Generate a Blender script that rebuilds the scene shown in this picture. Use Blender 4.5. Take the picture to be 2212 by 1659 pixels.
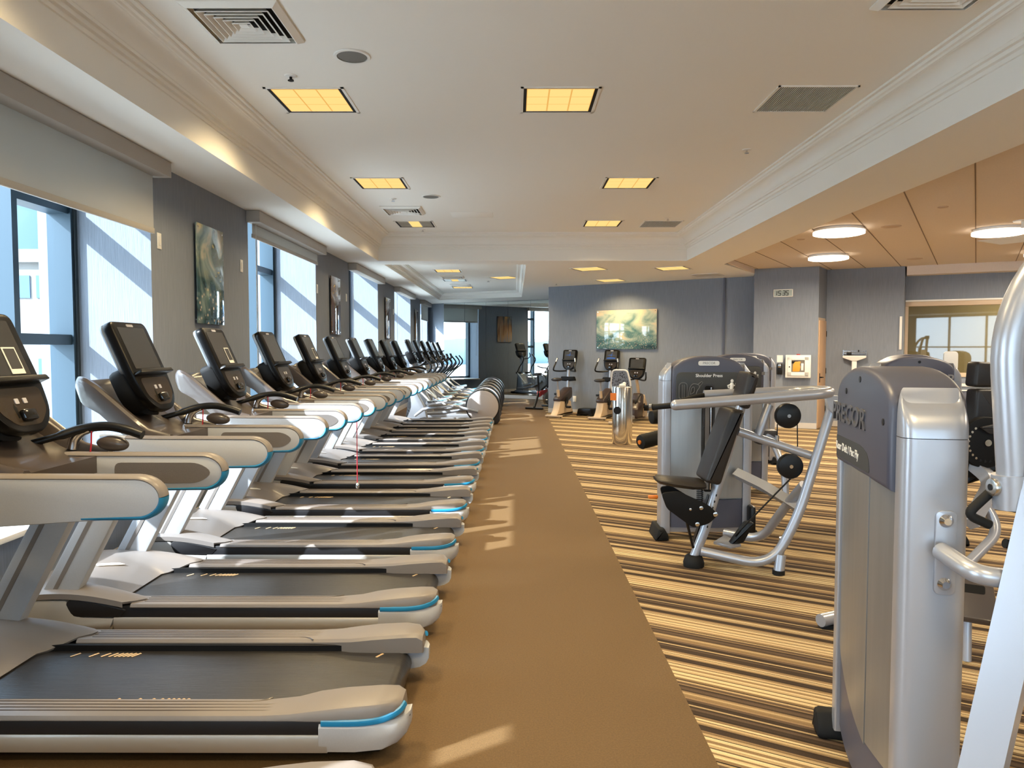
import bpy, bmesh, math, random
from mathutils import Vector, Matrix, Euler
random.seed(7)
EXPOSURE, SUN_E, SKY_E, LAMP_E = 0.85, 10.0, 1.2, 0.42
PI = math.pi
C = bpy.context.scene.collection
SC = bpy.context.scene
for o in list(bpy.data.objects): bpy.data.objects.remove(o)

# ------------------------------------------------------------------ camera
cam_d = bpy.data.cameras.new('camera'); cam_d.sensor_width = 36.0
cam_d.lens = 1590.0/2212.0*36.0; cam_d.clip_start = 0.05; cam_d.clip_end = 2000
cam = bpy.data.objects.new('camera', cam_d); C.objects.link(cam)
cam.location = (0, 0, 1.56)
cam.rotation_euler = (PI/2 - math.atan(76.5/1590), 0, math.atan(6/1590))
SC.camera = cam
SC.view_settings.view_transform = 'Standard'
SC.view_settings.look = 'None'
SC.view_settings.gamma = 1.0
SC.view_settings.use_curve_mapping = False
SC.view_settings.exposure = EXPOSURE
SC.cycles.max_bounces = 10
SC.cycles.diffuse_bounces = 6
SC.cycles.glossy_bounces = 5
SC.cycles.transmission_bounces = 8
SC.cycles.transparent_max_bounces = 16
SC.cycles.caustics_reflective = False
SC.cycles.caustics_refractive = False
SC.cycles.sample_clamp_indirect = 6.0
SC.cycles.use_denoising = True

# ------------------------------------------------------------------ sky and sun
SUN_DIR = Vector((1.0, 0.68, -0.84)).normalized()        # the way the light travels
sun_d = bpy.data.lights.new('sun', 'SUN'); sun_d.energy = SUN_E; sun_d.angle = 0.009
sun_d.color = (0.92, 0.96, 1.0)
sun = bpy.data.objects.new('sun', sun_d); C.objects.link(sun)
sun.rotation_euler = SUN_DIR.to_track_quat('-Z', 'Y').to_euler()
sun.location = (-20, -14, 17)

world = bpy.data.worlds.new('sky'); SC.world = world; world.use_nodes = True
nt = world.node_tree; nt.nodes.clear()
def wn(t, **k):
    n = nt.nodes.new(t)
    for a, b in k.items(): setattr(n, a, b)
    return n
tc = wn('ShaderNodeTexCoord'); sep = wn('ShaderNodeSeparateXYZ')
nt.links.new(tc.outputs['Generated'], sep.inputs[0])
ramp = wn('ShaderNodeValToRGB')
cr = ramp.color_ramp
cr.elements[0].position = 0.0; cr.elements[0].color = (0.55, 0.68, 0.78, 1)
cr.elements[1].position = 0.9; cr.elements[1].color = (0.16, 0.38, 0.75, 1)
e = cr.elements.new(0.10); e.color = (0.22, 0.42, 0.56, 1)
e = cr.elements.new(0.35); e.color = (0.17, 0.37, 0.60, 1)
nt.links.new(sep.outputs[2], ramp.inputs[0])
dot = wn('ShaderNodeVectorMath', operation='DOT_PRODUCT')
nt.links.new(tc.outputs['Generated'], dot.inputs[0])
dot.inputs[1].default_value = tuple(-SUN_DIR)
gl = wn('ShaderNodeMapRange'); gl.inputs[1].default_value = 0.0; gl.inputs[2].default_value = 1.0
nt.links.new(dot.outputs['Value'], gl.inputs[0])
pw = wn('ShaderNodeMath', operation='POWER'); pw.inputs[1].default_value = 1.6
nt.links.new(gl.outputs[0], pw.inputs[0])
mul = wn('ShaderNodeMath', operation='MULTIPLY'); mul.inputs[1].default_value = 6.0
nt.links.new(pw.outputs[0], mul.inputs[0])
addn = wn('ShaderNodeMixRGB', blend_type='ADD'); addn.inputs[0].default_value = 1.0
tint = wn('ShaderNodeMixRGB', blend_type='MULTIPLY'); tint.inputs[0].default_value = 1.0; tint.inputs[2].default_value = (0.72, 0.87, 1.0, 1)
nt.links.new(mul.outputs[0], tint.inputs[1])
nt.links.new(ramp.outputs[0], addn.inputs[1]); nt.links.new(tint.outputs[0], addn.inputs[2])
bg = wn('ShaderNodeBackground'); bg.inputs[1].default_value = SKY_E
nt.links.new(addn.outputs[0], bg.inputs[0])
wo = wn('ShaderNodeOutputWorld'); nt.links.new(bg.outputs[0], wo.inputs[0])

# ------------------------------------------------------------------ materials
def lin(c):
    return tuple(((v/255.0)/12.92 if v/255.0 <= 0.04045 else ((v/255.0+0.055)/1.055)**2.4) for v in c)
MATS = {}
def mat(name, rgb, rough=0.5, metal=0.0, spec=0.5, noise=0.0, nscale=40.0, stretch=(1,1,1), bump=0.0, bscale=200.0, bstretch=(1,1,1),
        coat=0.0, emit=None, estr=0.0, rgb2=None, aniso=0.0, sheen=0.0):
    m = bpy.data.materials.new(name); m.use_nodes = True
    n = m.node_tree; b = n.nodes['Principled BSDF']
    col = lin(rgb) + (1,)
    b.inputs['Base Color'].default_value = col
    b.inputs['Roughness'].default_value = rough
    b.inputs['Metallic'].default_value = metal
    b.inputs['Specular IOR Level'].default_value = spec
    b.inputs['Coat Weight'].default_value = coat
    b.inputs['Anisotropic'].default_value = aniso
    b.inputs['Sheen Weight'].default_value = sheen
    if emit is not None:
        b.inputs['Emission Color'].default_value = lin(emit) + (1,)
        b.inputs['Emission Strength'].default_value = estr
    def nz(scale, st):
        t = n.nodes.new('ShaderNodeTexCoord'); mp = n.nodes.new('ShaderNodeMapping'); mp.inputs['Scale'].default_value = st
        x = n.nodes.new('ShaderNodeTexNoise'); x.inputs['Scale'].default_value = scale; x.inputs['Detail'].default_value = 4
        n.links.new(t.outputs['Object'], mp.inputs[0]); n.links.new(mp.outputs[0], x.inputs[0])
        return x
    if noise > 0:
        x = nz(nscale, stretch); r = n.nodes.new('ShaderNodeValToRGB')
        c2 = lin(rgb2) if rgb2 else tuple(max(0, v*(1-noise)) for v in col[:3])
        c1 = col[:3] if rgb2 else tuple(min(1, v*(1+noise)) for v in col[:3])
        r.color_ramp.elements[0].position = 0.3; r.color_ramp.elements[0].color = tuple(c2)+(1,)
        r.color_ramp.elements[1].position = 0.7; r.color_ramp.elements[1].color = tuple(c1)+(1,)
        n.links.new(x.outputs['Fac'], r.inputs[0]); n.links.new(r.outputs[0], b.inputs['Base Color'])
    if bump > 0:
        x = nz(bscale, bstretch); bp = n.nodes.new('ShaderNodeBump'); bp.inputs['Strength'].default_value = bump
        bp.inputs['Distance'].default_value = 0.01
        n.links.new(x.outputs['Fac'], bp.inputs['Height']); n.links.new(bp.outputs[0], b.inputs['Normal'])
    MATS[name] = m
    return m
def emat(name, rgb, s):
    m = bpy.data.materials.new(name); m.use_nodes = True; n = m.node_tree; n.nodes.clear()
    e = n.nodes.new('ShaderNodeEmission'); e.inputs[0].default_value = lin(rgb)+(1,); e.inputs[1].default_value = s
    o = n.nodes.new('ShaderNodeOutputMaterial'); n.links.new(e.outputs[0], o.inputs[0]); MATS[name] = m
    return m

M_wallcover = mat('wallcovering', (131,138,149), 0.75, noise=0.09, nscale=16, stretch=(8,8,0.3), bump=0.25, bscale=80, bstretch=(2,2,0.05), spec=0.25)
M_ceiling = mat('ceiling_paint', (240,238,232), 0.8, spec=0.2, bump=0.05, bscale=120)
M_panelceil = mat('acoustic_panel', (222,208,194), 0.85, spec=0.1, noise=0.04, nscale=90)
M_crown = mat('crown_paint', (240,238,232), 0.6, spec=0.3)
M_floor = mat('brown_rubber', (99,77,48), 0.68, noise=0.16, nscale=120, bump=0.35, bscale=260, spec=0.35)
M_base = mat('baseboard_paint', (196,190,182), 0.5)
M_sill = mat('sill_white', (222,220,214), 0.4)
M_frame = mat('window_metal', (50,68,80), 0.4, metal=0.3)
M_frame_in = mat('window_gasket', (38,46,50), 0.5)
M_valance = mat('valance_fabric', (176,172,166), 0.7, spec=0.2)
M_door = mat('door_wood', (196,162,128), 0.5)
M_white = mat('white_enamel', (232,230,224), 0.35)
M_whitepl = mat('white_plastic', (225,225,222), 0.45)
M_black = mat('black_plastic', (16,16,17), 0.36, spec=0.35)
M_blackm = mat('black_matte', (11,11,12), 0.65, spec=0.25)
M_gloss = mat('black_gloss', (10,10,12), 0.1, coat=0.3)
M_rubber = mat('black_rubber', (20,20,20), 0.7, spec=0.3)
M_dark = mat('dark_grille', (120,118,114), 0.7)
M_chrome = mat('chrome', (215,215,218), 0.12, metal=1.0)
M_steel = mat('brushed_steel', (205,200,192), 0.26, metal=1.0, aniso=0.5)
M_silver = mat('silver_paint', (176,179,187), 0.32, metal=0.5, spec=0.5, coat=0.15)
M_satin = mat('satin_panel', (164,166,166), 0.36, metal=0.75, noise=0.05, nscale=6, stretch=(4,4,0.3))
M_slate = mat('slate_plastic', (78,80,94), 0.4)
M_slate_d = mat('slate_dark', (52,52,56), 0.42)
M_cream = mat('cream_trim', (200,178,152), 0.5)

def lblend(name, base, parts):
    return None

# ------------------------------------------------------------------ mesh helpers
class B:
    def __init__(s): s.bm = bmesh.new()
    def add(s, bm2, M=None):
        me = bpy.data.meshes.new('tmp')
        if M is not None: bmesh.ops.transform(bm2, matrix=M, verts=bm2.verts)
        bm2.to_mesh(me); bm2.free(); s.bm.from_mesh(me); bpy.data.meshes.remove(me)
        return s
    def box(s, c, size, rot=(0,0,0), bev=0.0, seg=2):
        b = bmesh.new(); bmesh.ops.create_cube(b, size=1.0)
        bmesh.ops.scale(b, vec=Vector(size), verts=b.verts)
        if bev > 0: bmesh.ops.bevel(b, geom=list(b.edges), offset=min(bev, min(size)*0.49), segments=seg, affect='EDGES', profile=0.5)
        return s.add(b, Matrix.Translation(Vector(c)) @ Euler(rot).to_matrix().to_4x4())
    def box2(s, a, b_, bev=0.0, seg=2):
        return s.box([(p+q)/2 for p, q in zip(a, b_)], [abs(q-p) for p, q in zip(a, b_)], bev=bev, seg=seg)
    def prism(s, poly, d0, d1, plane='xz', bev=0.0, seg=2, M=None):
        """poly in 2D, extruded along the remaining axis from d0 to d1"""
        b = bmesh.new()
        def P(u, v, d): return {'xz': (u, d, v), 'xy': (u, v, d), 'yz': (d, u, v)}[plane]
        v0 = [b.verts.new(P(u, v, d0)) for u, v in poly]; v1 = [b.verts.new(P(u, v, d1)) for u, v in poly]
        n = len(poly); caps = [b.faces.new(v0), b.faces.new(v1[::-1])]
        for i in range(n): b.faces.new((v0[i], v1[i], v1[(i+1) % n], v0[(i+1) % n]))
        bmesh.ops.recalc_face_normals(b, faces=b.faces)
        if bev > 0:
            ed = list({e for f in caps for e in f.edges})
            bmesh.ops.bevel(b, geom=ed, offset=bev, segments=seg, affect='EDGES', profile=0.5)
        return s.add(b, M)
    def tube(s, pts, r, n=12, closed=False, up=None, sx=1.0, sy=1.0):
        """round (or elliptic) tube along a polyline"""
        pts = [Vector(p) for p in pts]; N = len(pts)
        rr = r if isinstance(r, (list, tuple)) else [r]*N
        b = bmesh.new(); rings = []
        prev = None
        for i, p in enumerate(pts):
            if closed: t = (pts[(i+1) % N]-pts[i-1]).normalized()
            elif i == 0: t = (pts[1]-pts[0]).normalized()
            elif i == N-1: t = (pts[-1]-pts[-2]).normalized()
            else: t = ((pts[i+1]-pts[i]).normalized()+(pts[i]-pts[i-1]).normalized()).normalized()
            if prev is None:
                u = Vector(up) if up else (Vector((0,0,1)) if abs(t.z) < 0.9 else Vector((0,1,0)))
            else: u = prev
            u = (u - t*u.dot(t)).normalized(); w = t.cross(u); prev = u
            rings.append([b.verts.new(p + (u*math.cos(a)*sy + w*math.sin(a)*sx)*rr[i]) for a in [2*PI*k/n for k in range(n)]])
        M_ = N if closed else N-1
        for i in range(M_):
            A, D = rings[i], rings[(i+1) % N]
            for k in range(n): b.faces.new((A[k], A[(k+1) % n], D[(k+1) % n], D[k]))
        if not closed:
            b.faces.new(rings[0][::-1]); b.faces.new(rings[-1])
        bmesh.ops.recalc_face_normals(b, faces=b.faces)
        return s.add(b)
    def lathe(s, prof, n=24, M=None, caps=True):
        """prof: (r, z) pairs around local Z"""
        b = bmesh.new(); rings = []
        for r, z in prof:
            if r <= 1e-6: rings.append([b.verts.new((0,0,z))])
            else: rings.append([b.verts.new((r*math.cos(2*PI*k/n), r*math.sin(2*PI*k/n), z)) for k in range(n)])
        for A, D in zip(rings[:-1], rings[1:]):
            if len(A) == 1 and len(D) == 1: continue
            for k in range(n):
                k2 = (k+1) % n
                if len(A) == 1: b.faces.new((A[0], D[k2], D[k]))
                elif len(D) == 1: b.faces.new((A[k], A[k2], D[0]))
                else: b.faces.new((A[k], A[k2], D[k2], D[k]))
        if caps and len(rings[0]) > 1: b.faces.new(rings[0][::-1])
        if caps and len(rings[-1]) > 1: b.faces.new(rings[-1])
        bmesh.ops.recalc_face_normals(b, faces=b.faces)
        return s.add(b, M)
    def cyl(s, a, b_, r, n=20, bev=0.0):
        a, b_ = Vector(a), Vector(b_); d = b_-a; L = d.length
        M = Matrix.Translation(a) @ d.to_track_quat('Z', 'Y').to_matrix().to_4x4()
        if bev > 0: prof = [(0,0),(r-bev,0),(r-bev*0.3,bev*0.3),(r,bev),(r,L-bev),(r-bev*0.3,L-bev*0.3),(r-bev,L),(0,L)]
        else: prof = [(0,0),(r,0),(r,L),(0,L)]
        return s.lathe(prof, n, M)
    def ell(s, c, rad, rot=(0,0,0), n=20):
        b = bmesh.new(); bmesh.ops.create_uvsphere(b, u_segments=n, v_segments=max(8, n*2//3), radius=1.0)
        M = Matrix.Translation(Vector(c)) @ Euler(rot).to_matrix().to_4x4() @ Matrix.Diagonal(Vector(rad).to_4d())
        return s.add(b, M)
    def loft(s, rings, caps=True, closed=True):
        b = bmesh.new(); R = [[b.verts.new(Vector(p)) for p in r] for r in rings]; n = len(R[0])
        for A, D in zip(R[:-1], R[1:]):
            for k in range(n if closed else n-1):
                b.faces.new((A[k], A[(k+1) % n], D[(k+1) % n], D[k]))
        if caps and closed: b.faces.new(R[0][::-1]); b.faces.new(R[-1])
        bmesh.ops.recalc_face_normals(b, faces=b.faces)
        return s.add(b)
    def quad(s, *pts):
        b = bmesh.new(); b.faces.new([b.verts.new(Vector(p)) for p in pts]); return s.add(b)
    def mesh(s, name, angle=38):
        me = bpy.data.meshes.new(name)
        bmesh.ops.remove_doubles(s.bm, verts=s.bm.verts, dist=1e-5)
        s.bm.to_mesh(me); s.bm.free()
        for p in me.polygons: p.use_smooth = True
        me.set_sharp_from_angle(angle=math.radians(angle))
        return me
    def obj(s, name, m, parent=None, loc=None, label=None, angle=38, rot=None):
        me = s.mesh(name, angle); me.materials.append(m)
        o = bpy.data.objects.new(name, me); C.objects.link(o)
        if parent is not None: o.parent = parent
        if loc is not None: o.location = loc
        if rot is not None: o.rotation_euler = rot
        if label: o['label'] = label
        return o

def empty(name, loc=(0,0,0), rotz=0.0):
    o = bpy.data.objects.new(name, None); C.objects.link(o); o.location = loc; o.rotation_euler = (0,0,rotz)
    o.empty_display_size = 0.1
    return o
def tag(o, label, cat, group=None):
    o['label'] = label; o['category'] = cat
    if group: o['group'] = group
    return o
def thing(name, label, cat, loc=(0,0,0), rotz=0.0, group=None):
    return tag(empty(name, loc, rotz), label, cat, group)
def struct(o, label=None):
    o['kind'] = 'structure'
    if label: o['label'] = label
    return o
def kids(o): return [c for c in bpy.data.objects if c.parent == o]
def copy_tree(o, parent=None):
    c = o.copy(); C.objects.link(c); c.parent = parent
    for ch in kids(o): copy_tree(ch, c)
    return c
def dup(o, loc, rotz=0.0, label=None):
    c = copy_tree(o); c.location = loc; c.rotation_euler = (0,0,rotz)
    if label: c['label'] = label
    return c
def crv(pts, n=6, closed=False):
    """Catmull-Rom through the points"""
    P = [Vector(p) for p in pts]; out = []; N = len(P)
    for i in range(N if closed else N-1):
        if closed: a, b, c, d = P[i-1], P[i], P[(i+1) % N], P[(i+2) % N]
        else: a, b, c, d = P[max(i-1,0)], P[i], P[i+1], P[min(i+2,N-1)]
        for k in range(n):
            t = k/n
            out.append(0.5*((2*b)+(c-a)*t+(2*a-5*b+4*c-d)*t*t+(3*b-a-3*c+d)*t**3))
    if not closed: out.append(P[-1])
    return out
def fil(pts, r, n=5):
    """polyline with rounded corners"""
    P = [Vector(p) for p in pts]; out = [P[0]]
    for i in range(1, len(P)-1):
        a, b, c = P[i-1], P[i], P[i+1]
        u, v = (a-b), (c-b); rr = min(r, u.length*0.48, v.length*0.48)
        s, e = b+u.normalized()*rr, b+v.normalized()*rr
        for k in range(n+1):
            t = k/n; out.append(s*(1-t)**2+b*2*t*(1-t)+e*t*t)
    out.append(P[-1]); return out
def fpoly(poly, r, n=4):
    """closed 2D polygon with rounded corners; r number or list"""
    N = len(poly); out = []
    for i in range(N):
        a, b, c = Vector(poly[i-1]), Vector(poly[i]), Vector(poly[(i+1) % N])
        ri = r[i] if isinstance(r, (list, tuple)) else r
        if ri <= 0: out.append(tuple(b)); continue
        u, v = a-b, c-b; rr = min(ri, u.length*0.49, v.length*0.49)
        s, e = b+u.normalized()*rr, b+v.normalized()*rr
        for k in range(n+1):
            t = k/n; q = s*(1-t)**2+b*2*t*(1-t)+e*t*t; out.append((q.x, q.y))
    return out
def rrect(w, h, r, n=5, cx=0, cy=0):
    return fpoly([(cx-w/2, cy-h/2), (cx+w/2, cy-h/2), (cx+w/2, cy+h/2), (cx-w/2, cy+h/2)], r, n)
def text(name, s, size, m, parent, M, extrude=0.0008, shear=0.0, spacing=1.0, align='CENTER', sx=1.0, bold=0.0):
    cu = bpy.data.curves.new('tmp', 'FONT'); cu.body = s; cu.size = size; cu.extrude = extrude; cu.shear = shear
    cu.space_character = spacing; cu.align_x = align; cu.align_y = 'CENTER'; cu.offset = bold; cu.resolution_u = 3
    o = bpy.data.objects.new('tmp', cu); C.objects.link(o)
    bpy.context.view_layer.update()
    me = bpy.data.meshes.new_from_object(o.evaluated_get(bpy.context.evaluated_depsgraph_get()))
    bpy.data.objects.remove(o); bpy.data.curves.remove(cu)
    me.name = name; me.materials.clear(); me.materials.append(m)
    me.transform(M @ Matrix.Diagonal((sx,1,1,1)))
    ob = bpy.data.objects.new(name, me); C.objects.link(ob); ob.parent = parent
    return ob
def frame3(o, x, y):
    """matrix whose local x/y run along the given world vectors"""
    x = Vector(x).normalized(); y = Vector(y).normalized(); z = x.cross(y)
    M = Matrix((x, y, z)).transposed().to_4x4(); M.translation = Vector(o); return M
# ------------------------------------------------------------------ the room
XW, XO = -2.90, -3.55           # inner face of the window wall, and the plane of its glass
ZS, ZT, ZT2, ZP = 3.05, 3.50, 3.235, 3.14
XL, XR = -2.32, 2.92            # sides of the ceiling tray
YB = -5.0                       # wall behind the camera
FAR = [5.90, 10.77, 15.64, 20.51]
WINS = [(-6.0+0.0, -3.84), (-1.67, 1.03), (3.20, 5.90), (8.05, 10.77), (12.92, 15.64), (17.79, 20.51), (22.62, 24.4)]
WINS[0] = (-4.9, -3.84)
SILL = 0.52
ZHS = [3.15, 3.20, 3.20, 3.56, 3.56, 3.56, 3.30]   # unseen heads raised past the ceiling line so sun clears the blinds
def sky_dir(a): return Vector((math.cos(a), math.sin(a), 0))
ANG = -0.489                     # the far walls stand at about 28 degrees to the aisle
TD = Vector((math.cos(ANG), math.sin(ANG), 0)); ND = Vector((-TD.y*-1, 0, 0))
ND = Vector((TD.y, -TD.x, 0))    # towards the room (-.47, -.883)

# floor: brown rubber beside the machines, striped carpet to the right of it
struct(B().box2((-4.0, YB-0.3, -0.12), (0.763, 25.5, 0.0)).obj('floor', M_floor))
m = bpy.data.materials.new('striped_carpet'); m.use_nodes = True
n = m.node_tree; bs = n.nodes['Principled BSDF']; bs.inputs['Roughness'].default_value = 0.9; bs.inputs['Specular IOR Level'].default_value = 0.15
t = n.nodes.new('ShaderNodeTexCoord')
dt = n.nodes.new('ShaderNodeVectorMath'); dt.operation = 'DOT_PRODUCT'; dt.inputs[1].default_value = (0.489, 0.872, 0)
n.links.new(t.outputs['Object'], dt.inputs[0])
md = n.nodes.new('ShaderNodeMath'); md.operation = 'MODULO'; md.inputs[1].default_value = 0.61
ad = n.nodes.new('ShaderNodeMath'); ad.operation = 'ADD'; ad.inputs[1].default_value = 30.5
n.links.new(dt.outputs['Value'], ad.inputs[0]); n.links.new(ad.outputs[0], md.inputs[0])
dv = n.nodes.new('ShaderNodeMath'); dv.operation = 'DIVIDE'; dv.inputs[1].default_value = 0.61
n.links.new(md.outputs[0], dv.inputs[0])
DK, BR, TN, CR_, LT, BK = (60,49,40), (88,72,58), (132,109,80), (170,147,110), (198,176,136), (26,22,19)
seq = [(DK,3),(BR,1.2),(DK,1),(CR_,1),(DK,2.2),(BR,1.5),(TN,2.8),(CR_,1),(TN,1),(DK,.8),(BR,2),(DK,1.2),(TN,.8),(BR,1.6),(CR_,1),(BK,.5),(TN,1.6),(LT,1.4),(TN,1),(LT,1.6),(BR,.7),
       (CR_,1.2),(LT,1),(TN,1.4),(LT,1.6),(BK,.45),(CR_,1.4),(TN,1.2),(DK,3.2),(TN,.7),(CR_,1.4),(BK,.45),(LT,1),(TN,1.5)]
tot = sum(w for _, w in seq); pos = 0; K = []
for c, w in seq: K.append((pos/tot, c)); pos += w
half = len(K)//2
def ramp_of(ks, lo, hi):
    r = n.nodes.new('ShaderNodeValToRGB'); r.color_ramp.interpolation = 'CONSTANT'
    for i, (p, c) in enumerate(ks):
        if i < 2: e = r.color_ramp.elements[i]; e.position = p
        else: e = r.color_ramp.elements.new(p)
        e.color = lin(c)+(1,)
    return r
r1 = ramp_of(K[:half], 0, 1); r2 = ramp_of(K[half:], 0, 1)
n.links.new(dv.outputs[0], r1.inputs[0]); n.links.new(dv.outputs[0], r2.inputs[0])
gt = n.nodes.new('ShaderNodeMath'); gt.operation = 'GREATER_THAN'; gt.inputs[1].default_value = K[half][0]
n.links.new(dv.outputs[0], gt.inputs[0])
mx = n.nodes.new('ShaderNodeMixRGB'); n.links.new(gt.outputs[0], mx.inputs[0]); n.links.new(r1.outputs[0], mx.inputs[1]); n.links.new(r2.outputs[0], mx.inputs[2])
nz = n.nodes.new('ShaderNodeTexNoise'); nz.inputs['Scale'].default_value = 160; n.links.new(t.outputs['Object'], nz.inputs[0])
n1 = n.nodes.new('ShaderNodeTexNoise'); n1.noise_dimensions = '1D'; n1.inputs['Scale'].default_value = 62; n1.inputs['Detail'].default_value = 2
n.links.new(dt.outputs['Value'], n1.inputs['W'])
m1 = n.nodes.new('ShaderNodeMixRGB'); m1.blend_type = 'OVERLAY'; m1.inputs[0].default_value = 0.6
n.links.new(mx.outputs[0], m1.inputs[1]); n.links.new(n1.outputs['Fac'], m1.inputs[2]); mx = m1
mm = n.nodes.new('ShaderNodeMixRGB'); mm.blend_type = 'OVERLAY'; mm.inputs[0].default_value = 0.25
n.links.new(mx.outputs[0], mm.inputs[1]); n.links.new(nz.outputs['Fac'], mm.inputs[2]); n.links.new(mm.outputs[0], bs.inputs['Base Color'])
bp = n.nodes.new('ShaderNodeBump'); bp.inputs['Strength'].default_value = 0.3; bp.inputs['Distance'].default_value = 0.005
n.links.new(nz.outputs['Fac'], bp.inputs['Height']); n.links.new(bp.outputs[0], bs.inputs['Normal'])
M_carpet = m
struct(B().box2((0.763, YB-0.3, -0.12), (14.0, 25.5, 0.0)).obj('floor', M_carpet))

# glass that lets the sun through
m = bpy.data.materials.new('window_glass'); m.use_nodes = True; n = m.node_tree; n.nodes.clear()
tr = n.nodes.new('ShaderNodeBsdfTransparent'); tr.inputs[0].default_value = (0.92, 0.97, 1.0, 1)
gl = n.nodes.new('ShaderNodeBsdfGlossy'); gl.inputs['Roughness'].default_value = 0.0
mi = n.nodes.new('ShaderNodeMixShader'); mi.inputs[0].default_value = 0.07
ou = n.nodes.new('ShaderNodeOutputMaterial')
n.links.new(tr.outputs[0], mi.inputs[1]); n.links.new(gl.outputs[0], mi.inputs[2]); n.links.new(mi.outputs[0], ou.inputs[0])
M_glass = m
m = m.copy(); m.name = 'partition_glass'; n = m.node_tree
for q in n.nodes:
    if q.type == 'BSDF_TRANSPARENT': q.inputs[0].default_value = (0.55, 0.52, 0.40, 1)
    if q.type == 'MIX_SHADER': q.inputs[0].default_value = 0.10
    if q.type == 'BSDF_GLOSSY': q.inputs['Roughness'].default_value = 0.02
M_glass2 = m
# roller blind cloth
m = bpy.data.materials.new('blind_cloth'); m.use_nodes = True; n = m.node_tree; n.nodes.clear()
df = n.nodes.new('ShaderNodeBsdfDiffuse'); df.inputs[0].default_value = lin((186,184,178))+(1,)
tl = n.nodes.new('ShaderNodeBsdfTranslucent'); tl.inputs[0].default_value = lin((206,206,200))+(1,)
tr = n.nodes.new('ShaderNodeBsdfTransparent'); tr.inputs[0].default_value = (0.9,0.95,1,1)
a1 = n.nodes.new('ShaderNodeMixShader'); a1.inputs[0].default_value = 0.20
a2 = n.nodes.new('ShaderNodeMixShader'); a2.inputs[0].default_value = 0.03
n.links.new(df.outputs[0], a1.inputs[1]); n.links.new(tl.outputs[0], a1.inputs[2])
n.links.new(a1.outputs[0], a2.inputs[1]); n.links.new(tr.outputs[0], a2.inputs[2])
ou = n.nodes.new('ShaderNodeOutputMaterial'); n.links.new(a2.outputs[0], ou.inputs[0])
M_blind = m
M_mirror = mat('mirror_silver', (226,232,230), 0.0, metal=1.0)
M_mirror_edge = mat('mirror_edge', (150,165,160), 0.3)

# window wall: piers, sill wall and the strip over the ceiling line
w = B(); y = YB
for (a, b_), ZH in zip(WINS, ZHS):
    if a > y: w.box2((XO-0.25, y, 0), (XW, a, ZT+0.1))
    w.box2((XO-0.25, a, 0), (XW, b_, SILL-0.03)); w.box2((XO-0.25, a, ZH-0.03), (XW-0.01, b_, ZT+0.1)); w.box2((XW-0.03, a, ZS-0.01), (XW, b_, ZT+0.1))
    y = b_
w.box2((XO-0.25, y, 0), (XW, 24.95, ZT+0.1))
struct(w.obj('wall_left', M_wallcover))
for i, (a, b_) in enumerate(WINS):
    ZH = ZHS[i]
    r = empty('window_%d' % (i+1), (XO, (a+b_)/2, SILL)); r['kind'] = 'structure'
    hw = (b_-a)/2; Ht = ZH-SILL
    f = B()
    f.box2((-0.14, -hw, 0), (0.05, -hw+0.06, Ht)); f.box2((-0.14, hw-0.06, 0), (0.05, hw, Ht))
    f.box2((-0.14, -hw, 0), (0.05, hw, 0.07)); f.box2((-0.14, -hw, Ht-0.09), (0.05, hw, Ht))
    if hw > 1:
        for s in (-1, 1): f.box2((-0.16, s*(hw-0.70)-0.03, 0), (0.04, s*(hw-0.70)+0.03, Ht))
    for z in (1.07, 2.10):
        if hw > 1:
            for s in (-1, 1): f.box2((-0.13, s*(hw-0.70), z), (0.03, s*hw, z+0.08))
    f.obj('window_frame', M_frame, r)
    g = B(); g.box2((0.05, -hw, 0), (0.065, -hw+0.035, Ht)); g.box2((0.05, hw-0.035, 0), (0.065, hw, Ht)); g.box2((0.05, -hw, 0), (0.065, hw, 0.03))
    g.obj('gasket', M_frame_in, r)
    gg = B(); gg.quad((-0.09, -hw, 0.04), (-0.09, hw, 0.04), (-0.09, hw, Ht-0.05), (-0.09, -hw, Ht-0.05)); gg.obj('pane', M_glass, r)
    s = B(); s.box2((0.0, -hw+0.002, -0.03), (XW-XO+0.10, hw-0.002, 0.005), bev=0.006); s.obj('window_sill', M_sill, r)

# far walls
P_blue0, P_blue1 = Vector((0.82, 17.93, 0)), Vector((4.93, 15.30, 0))
def wallseg(name, p, q, thick, z0, z1, m_, side=1):
    p, q = Vector(p), Vector(q); d = (q-p).normalized(); nrm = Vector((-d.y, d.x, 0))*side
    poly = [(p.x, p.y), (q.x, q.y), (q.x+nrm.x*thick, q.y+nrm.y*thick), (p.x+nrm.x*thick, p.y+nrm.y*thick)]
    o = B().prism(poly, z0, z1, 'xy').obj(name, m_); return struct(o)
wallseg('wall_far', P_blue0, P_blue1, 0.25, 0, 3.4, M_wallcover)
wallseg('trim_1', (4.40, 15.615, 0), (4.435, 15.592, 0), -0.012, 0, ZS, M_slate)
PIL = [(4.765, 14.73), (5.86, 14.27), (6.27, 14.88), (7.49, 14.24)]
struct(B().prism([PIL[0], PIL[1], (6.0, 14.6), (6.0, 16.2), (5.6, 16.4), (4.93, 15.3)], 0, 3.4, 'xy').obj('wall_pillar', M_wallcover))
struct(B().prism([(6.22, 14.80), PIL[2], (6.32, 14.85), (6.5, 15.3), (6.3, 15.4)], 0, 3.4, 'xy').obj('trim_2', M_wallcover))
wallseg('wall_far_door', (5.86, 14.27, 0), (6.27, 14.88, 0), 0.12, 2.16, 3.4, M_wallcover)
wallseg('wall_far_right', PIL[2], PIL[3], 0.25, 0, 3.4, M_wallcover)
PR = Vector((7.49, 14.24, 0)); PG = PR - ND*0.30 + TD*0.02
wallseg('wall_recess', PR, PG, 0.10, 0, 3.4, M_wallcover)
PE = PG + TD*5.2
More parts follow.
